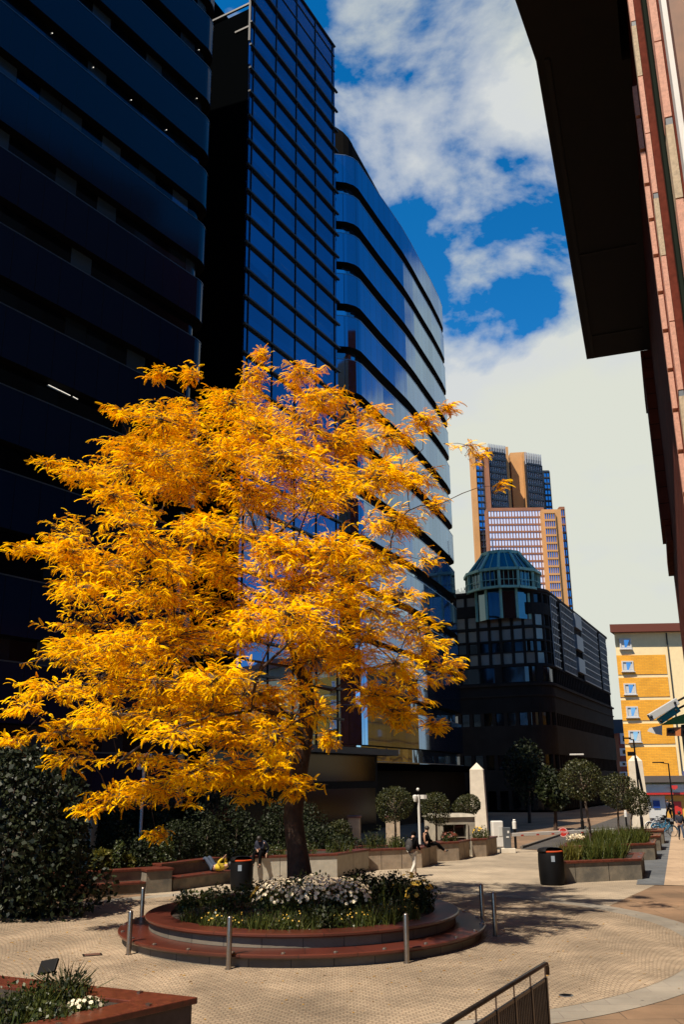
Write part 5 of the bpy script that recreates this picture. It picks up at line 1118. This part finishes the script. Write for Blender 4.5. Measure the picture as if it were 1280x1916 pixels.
# ================================================================== PEOPLE
SKIN = mat('skin', (.48, .27, .18), .55); JBLK = mat('black_cloth', (.005, .005, .006), .95, spec=.05); WTR = mat('white_trousers_cloth', (.62, .58, .52), .85); JEANS = mat('dark_jeans', (.035, .055, .10), .85); YSH = mat('yellow_shirt', (.60, .42, .02), .8); HAIR = mat('dark_hair', (.012, .008, .006), .6); SHOE = mat('dark_shoes', (.02, .016, .014), .6); NAVYC = mat('navy_cloth', (.015, .02, .045), .85)
def skin_obj(name, pts, edges, rads, m, parent, root=0, sub=1):
    me = bpy.data.meshes.new(name); bm = bmesh.new(); ly = bm.verts.layers.skin.verify(); vs = [bm.verts.new(p) for p in pts]
    for a, b_ in edges: bm.edges.new((vs[a], vs[b_]))
    for k, v in enumerate(vs): r = rads[k]; v[ly].radius = (r, r) if not hasattr(r, '__len__') else r; v[ly].use_root = (k == root)
    bm.to_mesh(me); bm.free(); me.materials.append(m); o = bpy.data.objects.new(name, me); COL.objects.link(o); o.parent = parent
    o.modifiers.new('skin', 'SKIN').use_smooth_shade = True; s = o.modifiers.new('sub', 'SUBSURF'); s.levels = s.render_levels = sub; return o
def person(label, loc, rz, J, jacket, trousers, hair=HAIR, scale=1., shoes=SHOE, hood=False):
    """J: joints pelvis, chest, neck, head, and for side l/r: sh, el, wr, hip, kn, an, toe (metres, facing +y)"""
    t = thing('person', label, 'person', loc, rz); t.scale = (scale,)*3; V_ = {k: Vector(v) for k, v in J.items()}
    names = ['pelvis', 'chest', 'neck', 'head', 'crown']; V_['crown'] = V_['head']+(V_['head']-V_['neck']).normalized()*.10
    P = [V_[k] for k in names]; E_ = [(0, 1), (1, 2), (2, 3), (3, 4)]; Rr = [.13, .15, .055, .085, .075]
    f = (V_['head']-V_['neck']).cross(V_['lsh']-V_['rsh']).normalized()*-1 if 'lsh' in V_ else Vector((0, 1, 0))
    for s in 'lr':
        i = len(P); P += [V_[s+'sh'], V_[s+'el'], V_[s+'wr']]; Rr += [.062, .045, .030]; E_ += [(1, i), (i, i+1), (i+1, i+2)]
        d = (V_[s+'wr']-V_[s+'el']).normalized(); sd = d.cross(Vector((0, 1, .3))).normalized(); palm = V_[s+'wr']+d*.07; ip = len(P); P.append(palm); Rr.append((.036, .018)); E_.append((i+2, ip))
        for q in range(4):
            o_ = sd*(.026*(q-1.5)/1.5); L = (.062, .075, .070, .055)[q]; k = len(P); P += [palm+d*.04+o_, palm+d*(.04+L*.55)+o_*1.1+f*.008, palm+d*(.04+L)+o_*1.1+f*.024]; Rr += [.009, .008, .007]; E_ += [(ip, k), (k, k+1), (k+1, k+2)]
        k = len(P); P += [V_[s+'wr']+d*.03+sd*.04, V_[s+'wr']+d*.07+sd*.06]; Rr += [.010, .008]; E_ += [(ip, k), (k, k+1)]
        i = len(P); P += [V_[s+'hip'], V_[s+'kn'], V_[s+'an'], V_[s+'toe']]; Rr += [.085, .058, .040, .032]; E_ += [(0, i), (i, i+1), (i+1, i+2), (i+2, i+3)]
    skin_obj('body', P, E_, Rr, SKIN, t)
    P, E_, Rr = [V_['pelvis'], V_['chest'], V_['neck']], [(0, 1), (1, 2)], [.155, .175, .075]
    for s in 'lr': i = len(P); P += [V_[s+'sh'], V_[s+'el'], V_[s+'wr']]; Rr += [.078, .062, .046]; E_ += [(1, i), (i, i+1), (i+1, i+2)]
    skin_obj('jacket', P, E_, Rr, jacket, t)
    P, E_, Rr = [V_['pelvis']+(V_['chest']-V_['pelvis'])*.12], [], [.15]
    for s in 'lr': i = len(P); P += [V_[s+'hip'], V_[s+'kn'], V_[s+'an']+(V_[s+'kn']-V_[s+'an'])*.1]; Rr += [.105, .075, .056]; E_ += [(0, i), (i, i+1), (i+1, i+2)]
    skin_obj('trousers', P, E_, Rr, trousers, t)
    for s in 'lr': skin_obj('shoe', [V_[s+'an'], V_[s+'an']+(V_[s+'toe']-V_[s+'an'])*.5, V_[s+'toe']], [(0, 1), (1, 2)], [.05, .046, .040], shoes, t)
    up_ = (V_['head']-V_['neck']).normalized(); c = V_['head']+up_*.055-f*.022; MB().sphere(tuple(c), (.105, .108, .105), 14, 10).build('hair', hair, t, smooth=True)
    nz = V_['head']+f*.085+up_*.0
    return t
STAND = dict(pelvis=(0, 0, .95), chest=(0, .02, 1.30), neck=(0, .03, 1.50), head=(0, .05, 1.60), lsh=(-.19, .02, 1.42), rsh=(.19, .02, 1.42), lel=(-.25, .0, 1.14), rel=(.25, .0, 1.14), lwr=(-.23, .08, .90), rwr=(.23, .08, .90),
             lhip=(-.09, 0, .90), rhip=(.09, 0, .90), lkn=(-.10, .03, .48), rkn=(.10, .02, .48), lan=(-.10, 0, .07), ran=(.10, 0, .07), ltoe=(-.11, .17, .035), rtoe=(.11, .17, .035))
WALK = dict(STAND, lkn=(-.09, .22, .52), lan=(-.09, .30, .09), ltoe=(-.09, .47, .05), rkn=(.09, -.02, .47), ran=(.09, -.34, .13), rtoe=(.09, -.24, .035), lel=(-.24, -.12, 1.18), lwr=(-.22, -.02, .98), rel=(.24, .05, 1.16), rwr=(.22, .22, 1.0), head=(0, .10, 1.57), neck=(0, .05, 1.48))
g = G(774, 1641); person('person in black hooded top and white trousers walking away, wearing a grey backpack', (g[0], g[1], .012), R(-38), WALK, JBLK, WTR, JBLK)
bp_ = thing('backpack', 'grey backpack on the back of the walking person', 'backpack', (g[0], g[1], .012), R(-38))
MB().sphere((0, -.235, 1.20), (.165, .10, .26), 14, 10).build('bag', mat('charcoal_fabric', (.035, .033, .036), .8), bp_, smooth=True); MB().sphere((0, -.33, 1.10), (.12, .05, .12), 12, 8).build('front_pocket', MATS['charcoal_fabric'], bp_, smooth=True)
for s in (-1, 1): MB().tube([(s*.09, -.17, 1.40), (s*.12, -.02, 1.505), (s*.12, .17, 1.38), (s*.12, .15, 1.15), (s*.12, -.15, 1.05)], .016, 6).build('strap', BLACK, bp_)
SIT = dict(pelvis=(0, 0, .10), chest=(0, -.06, .42), neck=(0, -.03, .60), head=(0, .02, .71), lsh=(-.18, -.05, .54), rsh=(.18, -.05, .54), lel=(-.26, -.10, .28), rel=(.25, .02, .28), lwr=(-.24, .02, .08), rwr=(.10, .20, .22),
           lhip=(-.09, .05, .10), rhip=(.09, .05, .10), lkn=(-.10, .46, .14), rkn=(.12, .46, .10), lan=(-.08, .74, -.18), ran=(.10, .82, -.24), ltoe=(-.08, .90, -.12), rtoe=(.10, .98, -.18))
p = A(800, 1582, 42.7); person('person in black sitting on the planter edge with legs stretched to the right', (p[0]+.02, 43.0, .87), R(-72), SIT, JBLK, JBLK, HAIR)
LIE = dict(pelvis=(0, 0, .13), chest=(0, -.34, .15), neck=(0, -.53, .20), head=(0, -.63, .26), lsh=(-.17, -.44, .18), rsh=(.17, -.44, .18), lel=(-.28, -.32, .34), rel=(.28, -.30, .32), lwr=(-.10, -.42, .48), rwr=(.12, -.40, .47),
           lhip=(-.09, .06, .13), rhip=(.09, .06, .13), lkn=(-.10, .40, .50), rkn=(.10, .34, .52), lan=(-.10, .62, .09), ran=(.10, .56, .09), ltoe=(-.10, .78, .05), rtoe=(.10, .72, .05))
person('person in yellow top and jeans lying on the dark bench with knees raised', (-5.0, 36.72, .47), R(64), LIE, YSH, JEANS, HAIR, shoes=mat('pale_shoes', (.5, .5, .5), .6))
p = A(478, 1612, 38.3); person('person in dark blue sitting on the pale planter beside the left litter bin', (-3.35, 38.1, .91), R(160), dict(SIT, lkn=(-.14, .42, .12), rkn=(.14, .42, .12), lan=(-.14, .44, -.34), ran=(.14, .46, -.34), ltoe=(-.14, .60, -.38), rtoe=(.14, .62, -.38), chest=(0, .06, .40), neck=(0, .14, .54), head=(0, .22, .60), lsh=(-.18, .10, .50), rsh=(.18, .10, .50)), NAVYC, JBLK, HAIR)
for (px_, py_, rz, st_, j, tr_, lb) in ((1260, 1534, 0, STAND, JBLK, JBLK, 'person in black standing before the red poster of the shop'), (1254, 1532, 30, WALK, NAVYC, JBLK, 'person in navy left of the one in black, before the shop'), (1277, 1573, 170, WALK, NAVYC, JEANS, 'person in dark clothes walking at the right edge, cut by the frame')):
    g = G(px_, py_); person(lb, (g[0], g[1], .01), R(rz), st_, j, tr_)
# fallen leaflets scattered on the paving round the planter
rs = np.random.RandomState(77); n = 900; an = rs.rand(n)*6.283; rr_ = 4.9+np.abs(rs.normal(size=n))*3.2
P = np.c_[PC[0]+rr_*np.cos(an), PC[1]+rr_*np.sin(an), np.full(n, .018)]; D = np.c_[rs.normal(size=(n, 2)), np.zeros(n)]; N_ = np.c_[rs.normal(size=(n, 2))*.15, np.ones(n)]
tag(inst_mesh(*LEAFQ, frames(P, D, N_, .03+.05*rs.rand(n)), 'fallen_leaves', leaf_mat('fallen_leaf_brown', (.20, .10, .03), (.55, .30, .04), .1)), 'small yellow and brown leaflets scattered on the cobbles', None, None, 'stuff')
